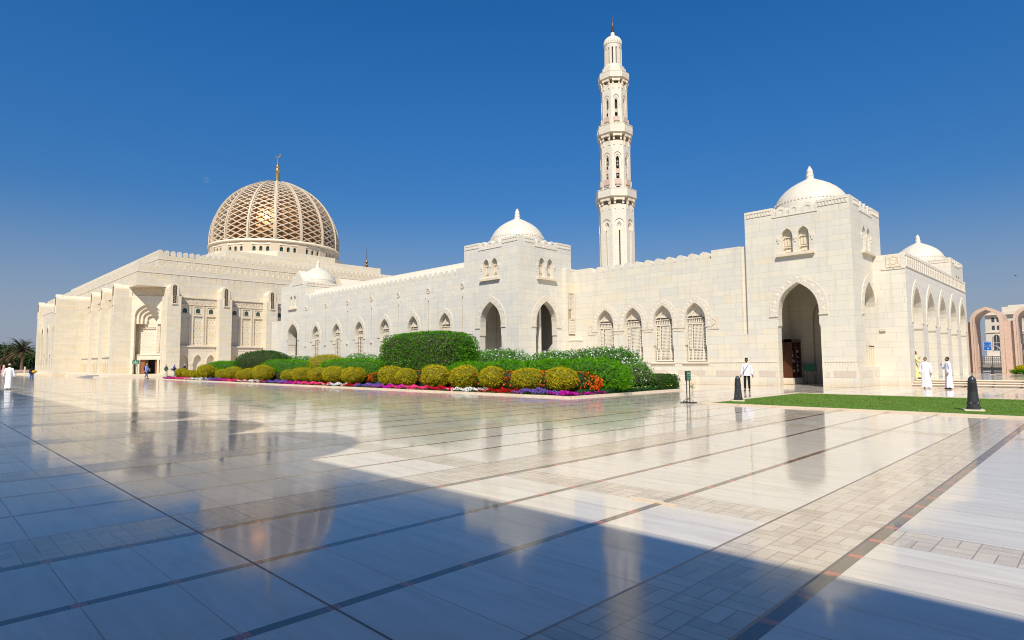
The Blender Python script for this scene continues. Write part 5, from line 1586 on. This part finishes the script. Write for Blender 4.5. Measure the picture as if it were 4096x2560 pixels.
# tiny sapling beside the bed
sp = thing('sapling', 'tiny potless sapling standing alone between bed and green notice', 'plant', (-16.1, 29.9, 0))
mb = MB(); mb.tube([(0, 0, 0), (.01, 0, .12), (0, .01, .26)], [.012, .009, .006], 5); mb.build('stem', M_['trunk'], sp, loc=(0, 0, 0))
P = RNG.normal(0, 1, (90, 3))*[.055, .055, .06]+[0, 0, .22]; quad_obj('leaves', leaves(P, P-[0, 0, .2], .06, .8, .5), M_['lf_ole'], sp)
# planter hedge on the terrace at the right edge
shrub('planter_hedge', 'low clipped green hedge along the terrace at the right edge', 'hedge', (-1.6, 61.8, .38), (4.1, 1.0, .22), 5., 7000, .09, 'lf_top', 120, .03, 2.)
for i, (x, y, r, m_, lab) in enumerate(((-5.0, 61.6, .52, 'lf_gold', 'rounded yellow shrub at the left end of the terrace hedge'), (-4.0, 61.9, .62, 'lf_gold', 'second rounded yellow shrub over the terrace hedge'), (-4.6, 62.6, .62, 'lf_fern', 'bright green shrub behind the yellow shrubs on the terrace'), (-2.8, 62.4, .62, 'lf_fern', 'bright green shrub at the picture edge on the terrace'))):
    shrub('rounded_shrub', lab, 'shrub', (x, y, .50 if m_ == 'lf_gold' else .62), (r*1.05, r, .30), 2.2, 2600, .085, m_, 130+i, .10, 4, core='twigg' if m_ == 'lf_gold' else 'twigf', group='shrubs over the terrace hedge')

# ------------------------------------------------------------------ date palms and trees at the far left
M_['palm'] = leafmat('palm_leaflets', (.055, .085, .03), (.10, .12, .05), (.04, .06, .02), .15)
M_['palmd'] = leafmat('old_palm_fronds', (.20, .14, .06), (.15, .11, .05), (.10, .09, .035), .1)
def palm(label, x, y, h, s, seed, lean=0):
    t = thing('date_palm', label, 'palm tree', (x, y, 0), group='date palms beyond the plaza')
    r = np.random.default_rng(seed); P = []; R = []
    for i in range(14): P.append((lean*i/14*.6, 0, h*i/13)); R.append(s*(.34-.10*i/13)+(.04*s if i % 2 else 0))
    mb = MB(); mb.tube(P, R, 10); mb.build('trunk', M_['trunk'], t, loc=(0, 0, 0))
    top = np.array([lean*.6, 0, h]); V = {0: [], 1: []}; ribs = MB()
    for k in range(58):
        az = r.uniform(0, 6.28); el = r.uniform(-.75, 1.35) ; L = s*r.uniform(3.0, 3.9)
        d = np.array([cos(az), sin(az)]); pts = []
        for j in range(9):
            f = j/8; ang = el-1.15*f*f*(1.0 if el > .2 else .55)
            pts.append((f, ang))
        p = top.copy(); Q = [p.copy()]
        for j in range(1, 9):
            ang = pts[j][1]; p = p+np.array([d[0]*cos(ang), d[1]*cos(ang), sin(ang)])*L/8; Q.append(p.copy())
        ribs.tube([tuple(q) for q in Q], [s*.045*(1-j/9) for j in range(9)], 3, cap=False)
        side = np.array([-d[1], d[0], 0])
        old = 1 if el < .05 else 0
        for j in range(1, 33):
            f = j/33*8; i0 = min(7, int(f)); q = Q[i0]*(1-(f-i0))+Q[i0+1]*(f-i0); tang = Q[i0+1]-Q[i0]; tang /= np.linalg.norm(tang)
            ll = s*.62*sin(pi*min(.97, .12+.86*j/33))**.6
            for sg in (-1, 1):
                dr_ = side*sg*.75+tang*.6+np.array([0, 0, .22-.3*r.random()]); dr_ /= np.linalg.norm(dr_)
                wv = np.cross(dr_, [0, 0, 1.]); wv = wv/(np.linalg.norm(wv)+1e-6)*s*.030+tang*s*.02
                V[old].append([q-wv, q+dr_*ll*.5-wv*.8, q+dr_*ll, q+wv])
    ribs.build('frond_ribs', M_['trunk'], t, loc=(0, 0, 0))
    quad_obj('crown', np.array(V[0]), M_['palm'], t); quad_obj('dry_fronds', np.array(V[1]), M_['palmd'], t)
    return t
palm('tallest date palm, left of the prayer hall behind the woman with the yellow bag', -233, 25.4, 6.3, 1.55, 1)
palm('date palm just behind and left of the tallest one', -243, 22.3, 5.0, 1.5, 2)
palm('date palm at the far left picture edge', -246, 14.0, 4.2, 1.5, 3)
palm('date palm half hidden by the corner of the prayer hall', -226, 36.0, 6.2, 1.45, 4)
palm('low date palm deeper among the far left trees', -262, 22.6, 5.6, 1.4, 5)
M_['lf_far'] = leafmat('far_tree_leaf', (.022, .050, .014), (.045, .085, .02), (.012, .03, .008), .1)
for i, (x, y, hx, hz, lab) in enumerate(((-262, 8, 8, 2.9, 'dark round tree at the far left edge behind the palms'), (-266, 20, 8, 3.3, 'dark round tree behind the small far-left palms'), (-260, 31, 7, 2.8, 'dark round tree behind the trunk of the tallest palm'), (-252, 41, 7, 3.0, 'dark round tree touching the corner of the prayer hall'), (-285, 26, 9, 4.6, 'taller dark tree deepest behind the palms'))):
    t = shrub('background_tree', lab, 'tree', (x, y, .2), (hx, hx, hz), 2.2, 6500, .75, 'lf_far', 150+i, .16, .5, tilt=.7, aspect=.6, ck=.82, shell=(.8, 1.08), group='dark trees behind the palms')
    mb = MB(); mb.tube([(0, 0, 0), (.2, 0, 1.5)], [.4, .3], 8); mb.build('trunk', M_['trunk'], t, loc=(0, 0, 0))
lw = thing('planter_wall', 'low pinkish kerb wall at the edge of the plaza under the palms', 'wall', (-215, 20, 0))
mb = MB(); mb.box(-205, -204, -30, 60, 0, .7); mb.build('kerb', M_['pinkst'], lw)
sheet('planting_ground', -320, -205.1, -60, 90, .0, M_['soil'])
# ------------------------------------------------------------------ people
def skin_obj(name, nodes, edges, root, mat, parent, sub=1):
    keys = list(nodes); idx = {k: i for i, k in enumerate(keys)}
    me = bpy.data.meshes.new(name); me.from_pydata([nodes[k][:3] for k in keys], [(idx[a], idx[b]) for a, b in edges], [])
    o = bpy.data.objects.new(name, me); COL.objects.link(o)
    m = o.modifiers.new('s', 'SKIN'); m.use_smooth_shade = True
    for i, k in enumerate(keys):
        r = nodes[k][3]; v = me.skin_vertices[0].data[i]
        v.radius = r if isinstance(r, tuple) else (r, r); v.use_root = (k == root)
    s = o.modifiers.new('u', 'SUBSURF'); s.levels = sub; s.render_levels = sub
    bpy.context.view_layer.update()
    dg = bpy.context.evaluated_depsgraph_get(); res = bpy.data.meshes.new_from_object(o.evaluated_get(dg))
    bpy.data.objects.remove(o); bpy.data.meshes.remove(me)
    res.name = name; res.materials.clear(); res.materials.append(mat)
    o = bpy.data.objects.new(name, res); COL.objects.link(o); o.parent = parent
    return o
def loft(rings, n=28, pleat=0., seed=0, mat=None, name='robe', parent=None, closed_top=True):
    """rings: (cx, cy, z, rx, ry)"""
    mb = MB(); r = random.Random(seed); ph = [r.uniform(0, 6.28) for _ in range(4)]
    m_ = len(rings)
    for i, (cx, cy, z, rx, ry) in enumerate(rings):
        for j in range(n):
            t = 2*pi*j/n; f = i/(m_-1)
            k = 1+pleat*f*f*(sin(7*t+ph[0])+.7*sin(11*t+ph[1]+f*2)+.5*sin(4*t+ph[2]))/2
            ct, st_ = cos(t), sin(t)
            mb.v.append((cx+rx*k*math.copysign(abs(ct)**.85, ct), cy+ry*k*math.copysign(abs(st_)**.85, st_), z))
    for i in range(m_-1):
        for j in range(n): mb.f.append((i*n+j, i*n+(j+1) % n, (i+1)*n+(j+1) % n, (i+1)*n+j)); mb.m.append(0)
    if closed_top: mb.f.append(tuple(range(n))); mb.m.append(0)
    return mb.build(name, mat, parent, smooth='all', loc=(0, 0, 0))
def ellipsoid(mb, c, r, n=14, m_=9, z0=-1.0, z1=1.0, tilt=0):
    k = len(mb.v)
    for i in range(m_+1):
        a = math.asin(z0)+(math.asin(z1)-math.asin(z0))*i/m_
        for j in range(n):
            t = 2*pi*j/n; x, y, z = r[0]*cos(a)*cos(t), r[1]*cos(a)*sin(t), r[2]*sin(a)
            y, z = y*cos(tilt)-z*sin(tilt), y*sin(tilt)+z*cos(tilt)
            mb.v.append((c[0]+x, c[1]+y, c[2]+z))
    for i in range(m_):
        for j in range(n): mb.f.append((k+i*n+j, k+i*n+(j+1) % n, k+(i+1)*n+(j+1) % n, k+(i+1)*n+j)); mb.m.append(0)
    mb.f.append(tuple(k+j for j in reversed(range(n)))); mb.m.append(0)
    e = k+m_*n; mb.f.append(tuple(e+j for j in range(n))); mb.m.append(0)
def mcol(name, c, rough=.8, vary=.08): return flat(name, c, rough, vary=vary, nscale=10, spec=.2)
SK = {'tan': mcol('tan_skin', (.42, .22, .14), .5), 'brown': mcol('brown_skin', (.16, .07, .04), .5), 'fair': mcol('fair_skin', (.56, .32, .23), .5)}
HB = {'black': mcol('black_hair', (.012, .009, .008), .5), 'brownh': mcol('dark_brown_hair', (.03, .018, .012), .5)}
CL = {}
def cloth(n, c):
    if n not in CL: CL[n] = mcol(n, c)
    return CL[n]
def person(label, x, y, z, face, Ht, skin='tan', stride=.0, hands=None, elbows=None, top=None, bottom=None, hair='black', cover=None, shoes=(.03, .02, .015), glasses=False, beard=False, robe=None, lean=0.0, headyaw=0.0, female=False, nod=0.0, barefoot=False):
    """face = world direction the chest points to"""
    rz = math.atan2(-face[0], face[1])
    p = thing('person', label, 'person', (x, y, z), rz)
    s = Ht/1.75; p.scale = (s, s, s)
    sh = .150 if female else .168; L = lean
    hands = hands or {}; elbows = elbows or {}
    N = {'pel': (0, 0, .95, (.125, .095)), 'wai': (0, L*.3, 1.10, (.115, .085)), 'che': (0, L*.7, 1.30, (.120, .090)), 'nek': (0, L+.0, 1.475, .052), 'hd0': (0, L+.012, 1.54, .050)}
    E_ = [('pel', 'wai'), ('wai', 'che'), ('che', 'nek'), ('nek', 'hd0')]
    for sd, nm in ((-1, 'l'), (1, 'r')):
        st = stride*(1 if nm == 'r' else -1)
        eb = elbows.get(nm, (sd*(sh+.07), L*.6-.03-st*.15, 1.13)); hn = hands.get(nm, (sd*(sh+.085), L*.6+.06-st*.4, .86))
        eb, hn = Vector(eb), Vector(hn); wd = (hn-eb).normalized()
        N['sh'+nm] = (sd*sh, L*.9, 1.405, .058); N['el'+nm] = (*eb, .040); N['wr'+nm] = (*hn, .027)
        pm = hn+wd*.055; N['pm'+nm] = (*pm, (.034, .020))
        E_ += [('che', 'sh'+nm), ('sh'+nm, 'el'+nm), ('el'+nm, 'wr'+nm), ('wr'+nm, 'pm'+nm)]
        side = wd.cross(Vector((sd, 0, .2))).normalized()
        for q in range(4):
            o_ = side*(q-1.5)*.017; f1 = pm+wd*.035+o_; f2 = f1+wd*(.028, .036, .034, .022)[q]+Vector((-sd*.012, 0, 0)); f3 = f2+wd*.022+Vector((-sd*.014, 0, 0))
            N['fa%d%s' % (q, nm)] = (*f1, .009); N['fb%d%s' % (q, nm)] = (*f2, .0085); N['fc%d%s' % (q, nm)] = (*f3, .007)
            E_ += [('pm'+nm, 'fa%d%s' % (q, nm)), ('fa%d%s' % (q, nm), 'fb%d%s' % (q, nm)), ('fb%d%s' % (q, nm), 'fc%d%s' % (q, nm))]
        t1 = hn+wd*.03-side*.035; t2 = t1+wd*.03-side*.012
        N['ta'+nm] = (*t1, .010); N['tb'+nm] = (*t2, .009); E_ += [('wr'+nm, 'ta'+nm), ('ta'+nm, 'tb'+nm)]
        back = st < 0; lift = .07 if (back and abs(stride) > .12) else 0
        N['hp'+nm] = (sd*.085, 0, .90, .088); N['kn'+nm] = (sd*.095, st*.55+.03, .50, .055); N['an'+nm] = (sd*.095, st-.01, .085+lift, .038)
        N['he'+nm] = (sd*.10, st-.04, .045+lift, .036); N['to'+nm] = (sd*.11, st+.14, .03+lift*.3, .030)
        E_ += [('pel', 'hp'+nm), ('hp'+nm, 'kn'+nm), ('kn'+nm, 'an'+nm), ('an'+nm, 'he'+nm), ('an'+nm, 'to'+nm)]
    body = skin_obj('body', N, E_, 'pel', SK[skin], p)
    # head joined into the body mesh
    hx, hy, hz = 0, L+.025, 1.645
    mb = MB(); ellipsoid(mb, (0, 0, 0), (.076, .096, .114), 18, 14)
    Ry = Matrix.Rotation(headyaw, 3, 'Z') @ Matrix.Rotation(-nod, 3, 'X')
    vs = []
    for v in mb.v:
        a, b_, c = v
        if c < -.02: a *= 1-.22*(-c/.108); b_ = b_*(1-.12*(-c/.108))+(.012 if b_ > 0 else 0)
        if b_ > .06 and abs(c+.005) < .03: b_ -= .008*(abs(a) > .015)
        vs.append(tuple(Ry @ Vector((a, b_, c))+Vector((hx, hy, hz))))
    mb.v = vs
    def hp(q): return Ry @ Vector(q)+Vector((hx, hy, hz))
    mb.tube([hp((0, .082, .025)), hp((0, .105, -.022)), hp((0, .088, -.032))], [.007, .014, .008], 6)       # nose
    for sd in (-1, 1): mb.tube([hp((sd*.072, -.012, -.025)), hp((sd*.082, -.018, .0)), hp((sd*.074, -.012, .022))], [.008, .013, .008], 6)   # ears
    mb.tube([hp((-.022, .085, -.055)), hp((0, .090, -.054)), hp((.022, .085, -.055))], [.004, .007, .004], 5)   # lips
    hm = mb.build('head', SK[skin], None, smooth='all', loc=(0, 0, 0))
    bm = bmesh.new(); bm.from_mesh(body.data); bm.from_mesh(hm.data); bm.to_mesh(body.data); bm.free()
    hd_ = hm.data; bpy.data.objects.remove(hm); bpy.data.meshes.remove(hd_)
    for q in body.data.polygons: q.use_smooth = True
    mb = MB()
    for sd in (-1, 1): ellipsoid(mb, hp((sd*.029, .080, .008)), (.012, .006, .007), 8, 5)
    mb.build('eyes', HB['black'], body, loc=(0, 0, 0))
    def cap(mat, nm, r=(.080, .098, .112), zc=.012, z0=-.05, yb=-.012):
        mb = MB(); ellipsoid(mb, (0, yb, zc), r, 18, 9, z0=z0)
        mb.v = [tuple(hp((v[0], v[1] if not (v[1] > .045 and v[2] < .06) else .045+(v[1]-.045)*.2, v[2]))) for v in mb.v]
        return mb.build(nm, mat, body, smooth='all', loc=(0, 0, 0))
    if hair and not cover: cap(HB[hair], 'hair', z0=-.35)
    if beard:
        mb = MB(); ellipsoid(mb, (0, .012, -.062), (.066, .082, .055), 14, 8, z0=-.95, z1=.35); mb.v = [tuple(hp(v)) for v in mb.v]; mb.build('beard', HB['black'], body, smooth='all', loc=(0, 0, 0))
    if glasses:
        mb = MB()
        for sd in (-1, 1):
            ellipsoid(mb, (sd*.031, .092, .010), (.027, .006, .018), 10, 5); mb.tube([(sd*.055, .088, .014), (sd*.078, .0, .012)], .003, 4)
        mb.tube([(-.01, .096, .014), (.01, .096, .014)], .003, 4); mb.v = [tuple(hp(v)) for v in mb.v]; mb.build('sunglasses', HB['black'], body, loc=(0, 0, 0))
    if cover:
        kind, cm = cover
        if kind == 'cap': cap(cm, 'embroidered_cap', (.088, .102, .105), .028, -.12, 0)
        if kind == 'scarf':
            mb = MB(); ellipsoid(mb, (0, -.018, .008), (.092, .105, .122), 18, 10, z0=-.93)
            mb.v = [tuple(hp((v[0], min(v[1], .052) if v[2] < .07 and abs(v[0]) < .06 else v[1], v[2]))) for v in mb.v]
            mb.build('headscarf', cm, body, smooth='all', loc=(0, 0, 0))
            loft([(0, L-.005, 1.60, .075, .08), (0, L, 1.53, .085, .09), (0, L, 1.46, .15, .11), (0, L, 1.38, sh+.05, .135), (0, L, 1.25, sh+.04, .14)], 20, .03, 3, cm, 'scarf_drape', body)
    # clothes
    def sleeves(mat, r0=.057, r1=.045, full=1.0):
        for nm in 'lr':
            a, b_, c = [Vector(N[k+nm][:3]) for k in ('sh', 'el', 'wr')]
            c = b_+(c-b_)*full
            mb = MB(); mb.tube([a-(b_-a)*.12, a, a*.5+b_*.5, b_, b_*.4+c*.6, c], [r0*.9, r0*1.1, r0, r0*.9, (r0+r1)/2, r1], 12); mb.build('sleeve', mat, p, smooth='all', loc=(0, 0, 0))
    if robe:
        fat = robe[1] if len(robe) > 1 else 1.0; sw = stride
        R = [(0, L, 1.50, .062, .062), (0, L, 1.465, .12*fat, .082), (0, L, 1.43, sh+.012, .105*fat), (0, L*.8, 1.34, (sh+.018)*fat, .125*fat), (0, L*.5, 1.2, (sh+.008)*fat, .138*fat), (0, L*.3, 1.02, (sh+.012)*fat, .145*fat), (0, 0, .82, (sh+.022)*fat, .15*fat+abs(sw)*.2), (0, 0, .6, (sh+.02)*fat, .155*fat+abs(sw)*.4), (0, 0, .38, (sh+.03)*fat, .165*fat+abs(sw)*.6), (0, 0, .2, (sh+.04)*fat, .175*fat+abs(sw)*.75), (0, 0, .085, (sh+.045)*fat, .18*fat+abs(sw)*.8)]
        loft(R, 44, .16, int(x*10) % 97, robe[0], 'robe', p); sleeves(robe[0], .062*fat, .056)
        mb = MB(); mb.tube([(0.052*cos(t), L+.052*sin(t), 1.505) for t in np.linspace(0, 6.28, 13)], .011, 5); mb.build('collar', robe[0], p, loc=(0, 0, 0))
    if top:
        R = [(0, L, 1.50, .058, .058), (0, L, 1.465, .11, .08), (0, L, 1.43, sh+.01, .10), (0, L*.8, 1.34, sh+.012, .122), (0, L*.5, 1.2, sh-.002, .128), (0, L*.2, 1.02, sh+.008, .135), (0, 0, .90, sh+.022, .148), (0, 0, top[1] if len(top) > 1 else .82, sh+.03, .155)]
        loft(R, 30, .05, 4, top[0], 'shirt', p); sleeves(top[0], full=top[2] if len(top) > 2 else .93)
    if bottom:
        if bottom[0] == 'skirt':
            sw = abs(stride); R = [(0, 0, 1.0, .14, .11), (0, 0, .88, .175, .135), (0, 0, .6, .17, .15+sw*.4), (0, 0, .35, .175, .16+sw*.6), (0, 0, .12, .19, .18+sw*.8)]
            loft(R, 36, .14, 8, bottom[1], 'skirt', p)
        else:
            T = {'pel': (0, 0, .95, (.125, .10))}; EE = []
            for nm in 'lr':
                for k, r in (('hp', .09), ('kn', .072), ('an', .058)):
                    q = N[k+nm]; T[k+nm] = (q[0], q[1], q[2]+(.03 if k == 'an' else 0), r*(bottom[2] if len(bottom) > 2 else 1))
                EE += [('pel', 'hp'+nm), ('hp'+nm, 'kn'+nm), ('kn'+nm, 'an'+nm)]
            skin_obj('trousers', T, EE, 'pel', bottom[1], p)
    if not barefoot:
        sm = cloth('shoe_%.2f' % shoes[0], shoes)
        for nm in 'lr':
            h_, t_ = Vector(N['he'+nm][:3]), Vector(N['to'+nm][:3]); mb = MB()
            mb.tube([h_+Vector((0, -.045, -.005)), h_, (h_+t_)/2+Vector((0, 0, .012)), t_, t_+Vector((0, .05, -.006))], [.022, .044, .046, .040, .018], 10)
            mb.v = [(a, b_, max(c, .004)) for a, b_, c in mb.v]; mb.build('shoe', sm, p, smooth='all', loc=(0, 0, 0))
    return p, N
def strap(p, pts, mat, r=.011, name='strap'):
    mb = MB(); mb.tube(pts, r, 5); return mb.build(name, mat, p, loc=(0, 0, 0))
def bag(p, label, cat, x, y, z, c, size, mat, rz, name):
    mb = MB(); a, b_, h = size
    bm = bmesh.new(); bmesh.ops.create_cube(bm, size=1); bmesh.ops.scale(bm, vec=(a, b_, h), verts=bm.verts); bmesh.ops.bevel(bm, geom=bm.edges[:], offset=min(a, b_, h)*.3, segments=2, affect='EDGES')
    me = bpy.data.meshes.new(name); bm.to_mesh(me); bm.free(); me.materials.append(mat)
    for q in me.polygons: q.use_smooth = True
    o = bpy.data.objects.new(name, me); COL.objects.link(o); o.location = (x, y, z); o.rotation_euler = (0, 0, rz)
    return tag(o, label, cat)
WHITE = cloth('white_cotton', (.80, .80, .82)); 
toC = lambda x, y: Vector((-x, -y)).normalized()
RT = Vector((.7071, .7071)); LT = -RT; AW = Vector((-.7071, .7071)); TC = -AW
# 1 man in white walking away at the far left
# first the man at the far left
person('man in long white robe and patterned cap walking away at the far left', -53.5, 5.17, 0, (-.96, .28), 1.74, 'brown', stride=-.20, robe=(WHITE, 1.05), cover=('cap', cloth('patterned_cap', (.50, .48, .38))), shoes=(.05, .025, .015), hands={'l': (-.31, .03, .82), 'r': (.31, -.03, .82)}, elbows={'l': (-.26, -.03, 1.11), 'r': (.26, -.03, 1.11)})
# 2 woman with the yellow bag
person('woman in black top and headscarf with blue jeans seen from behind', -85.0, 10.15, 0, (-.95, .3), 1.60, 'tan', stride=.06, top=(cloth('black_fabric', (.010, .010, .012)), .86), bottom=('trousers', cloth('blue_denim', (.05, .09, .22)), 1.25), cover=('scarf', cloth('black_fabric', (.010, .010, .012))), female=True)
bag(None, 'yellow handbag on the back of the woman in black', 'handbag', -84.72, 10.32, .98, None, (.16, .44, .26), cloth('yellow_leather', (.62, .40, .03)), .3, 'handbag')
# 3 far pink woman
person('tiny figure in pinkish red robe and scarf by the far left palms', -190, 16.6, 0, (.9, .2), 1.65, 'tan', robe=(cloth('dusty_mauve', (.30, .10, .20)), 1.0), cover=('scarf', cloth('faded_red', (.45, .08, .08))), female=True)
# 4 man in blue shirt
person('bald man in light blue shirt and jeans walking right with a backpack', -80.8, 20.3, 0, (.80, .60), 1.80, 'fair', stride=.24, top=(cloth('light_blue_shirt', (.28, .32, .62)), .84), bottom=('trousers', cloth('blue_denim', (.05, .09, .22))), hair=None, beard=True, hands={'r': (.12, .42, 1.12), 'l': (-.26, .16, .95)}, elbows={'r': (.26, .08, 1.12)})
bag(None, 'dark navy backpack on the back of the man in the blue shirt', 'backpack', -80.98, 20.17, 1.22, None, (.18, .32, .48), cloth('navy_nylon', (.015, .02, .07)), .64, 'backpack')
# 5 woman in green scarf
person('woman in green headscarf and pale patterned skirt looking at her phone', -89.55, 24.8, 0, (.96, -.28), 1.62, 'tan', stride=.08, top=(cloth('dark_green_top', (.02, .09, .05)), .92), bottom=('skirt', cloth('pale_patterned_skirt', (.42, .44, .34))), cover=('scarf', cloth('green_scarf', (.02, .085, .05))), hands={'l': (-.05, .30, 1.12), 'r': (.06, .30, 1.12)}, elbows={'l': (-.25, .08, 1.08), 'r': (.25, .08, 1.08)}, female=True)
# 6 woman with camera
person('woman in purple headscarf, black top and light jeans carrying a shoulder bag', -89.45, 25.75, 0, (.72, .68), 1.66, 'tan', stride=.10, top=(cloth('black_fabric', (.010, .010, .012)), .92), bottom=('trousers', cloth('light_denim', (.22, .30, .42)), 1.1), cover=('scarf', cloth('purple_scarf', (.12, .09, .30))), hands={'l': (-.04, .30, 1.2), 'r': (.10, .34, 1.10)}, elbows={'l': (-.24, .06, 1.08), 'r': (.25, .1, 1.08)}, female=True)
bag(None, 'grey shoulder bag carried by the woman in the purple headscarf', 'shoulder bag', -89.6, 25.5, 1.03, None, (.14, .40, .26), cloth('grey_blue_leather', (.12, .16, .19)), .8, 'shoulder_bag')
# 7 bald man behind the bush
person('bald man in dark navy shirt half hidden by the first golden bush', -88.9, 26.85, 0, (-.2, .98), 1.76, 'fair', top=(cloth('navy_shirt', (.012, .016, .045)), .84), bottom=('trousers', cloth('black_trousers', (.012, .011, .012))), hair=None)
# 8 man in white shirt
p8, N8 = person('young man in white shirt and black trousers walking with head bowed', -13.47, 30.77, 0, toC(-13.47, 30.77)+Vector((-.15, 0)), 1.70, 'brown', stride=.10, top=(cloth('white_shirt', (.76, .76, .84)), .84, .9), bottom=('trousers', cloth('black_trousers', (.012, .011, .012))), hair='black', nod=.45, shoes=(.03, .02, .04), hands={'l': (-.29, .06, .86), 'r': (.29, .09, .84)}, elbows={'l': (-.25, -.02, 1.12), 'r': (.25, -.02, 1.12)})
strap(p8, [(-.12, .10, 1.46), (-.06, .155, 1.34), (.06, .155, 1.15), (.18, .12, .95), (.26, .07, .88)], HB['black'])
mb = MB(); ellipsoid(mb, (0, -.03, .075), (.082, .094, .055), 14, 7); mb.v = [(a, b_+.02, c+1.665) for a, b_, c in mb.v]; mb.build('tall_hair', HB['black'], p8.children[0], smooth='all', loc=(0, 0, 0))
# 9 and 10 men in white robes
person('stout man in white robe and sunglasses standing before the steps, left one of two', -7.27, 39.25, 0, (-.12, -1), 1.70, 'tan', robe=(WHITE, 1.12), hair='brownh', glasses=True, headyaw=-.15, shoes=(.55, .55, .55), hands={'l': (-.29, .10, .87), 'r': (.20, .26, .90)}, elbows={'l': (-.25, .0, 1.13), 'r': (.255, .02, 1.11)})
person('bearded man in white robe and sunglasses seen in profile, right one of two', -6.28, 39.35, 0, (-.93, -.38), 1.70, 'tan', robe=(cloth('bluish_white_cotton', (.72, .72, .80)), 1.02), hair='brownh', beard=True, glasses=True, shoes=(.10, .045, .03), hands={'r': (.10, .27, 1.30), 'l': (-.26, .10, .86)}, elbows={'r': (.27, .16, 1.12)})
# 11 man in yellow robe
person('dark-haired person in pale yellow robe striding along the terrace behind the corner', -8.95, 45.2, .381, (.98, .2), 1.72, 'tan', stride=.20, robe=(cloth('pale_yellow_cotton', (.72, .62, .27)), .95), hair='brownh', shoes=(.05, .03, .02), hands={'r': (.36, .34, 1.05), 'l': (-.12, .24, 1.28)}, elbows={'r': (.30, .14, 1.18), 'l': (-.25, .08, 1.15)}, lean=.05)
# 12 figure in the doorway
a_ = D(2.3, -2.6)
person('robed figure standing in the dark doorway of the great portal', a_[0], a_[1], .372, (.7, -.7), 1.7, 'tan', robe=(cloth('blue_grey_cloth', (.12, .13, .2)), 1.0), cover=('scarf', cloth('blue_grey_cloth', (.12, .13, .2))), female=True)

# ------------------------------------------------------------------ daytime moon and a far bird
def pix_dir(px, py):
    return (F_*2415.84+R2*(px-2048)-U2*(py-1280)).normalized()
mm = bpy.data.materials.new('pale_moon'); mm.use_nodes = True; n_ = mm.node_tree
pb = n_.nodes['Principled BSDF']; pb.inputs['Base Color'].default_value = (.75, .75, .75, 1); pb.inputs['Roughness'].default_value = 1
tr = n_.nodes.new('ShaderNodeBsdfTransparent'); mx = n_.nodes.new('ShaderNodeMixShader'); mx.inputs[0].default_value = .022
n_.links.new(tr.outputs[0], mx.inputs[1]); n_.links.new(pb.outputs[0], mx.inputs[2]); n_.links.new(mx.outputs[0], n_.nodes['Material Output'].inputs['Surface'])
d = Vector((-2931.9, 953.8, 857))
mb = MB(); mb.lathe([(14*cos(a), 14*sin(a)) for a in np.linspace(-1.55, 1.55, 24)], n=32)
mo = mb.build('moon', mm, smooth='all', loc=tuple(d)); tag(mo, 'faint pale daytime moon in the blue sky left of the golden dome', 'moon')
br_ = thing('bird', 'tiny dark bird gliding in the sky at the right edge', 'bird', (-16.5, 199, 22.8))
mb = MB(); mb.tube([(-.30, 0, 0), (-.1, 0, .01), (.12, 0, .01), (.34, 0, .02)], [.03, .08, .07, .01], 8); mb.build('body', M_['void'], br_, smooth='all', loc=(0, 0, 0))
mb = MB()
for s in (-1, 1): mb.add([(-.08, 0, .02), (.14, 0, .02), (.05, s*.4, .14), (-.12, s*.85, .05), (-.14, s*.4, .12)], [(0, 1, 2, 4), (4, 2, 3)])
mb.build('wings', M_['void'], br_, loc=(0, 0, 0))
bpy.context.view_layer.update()
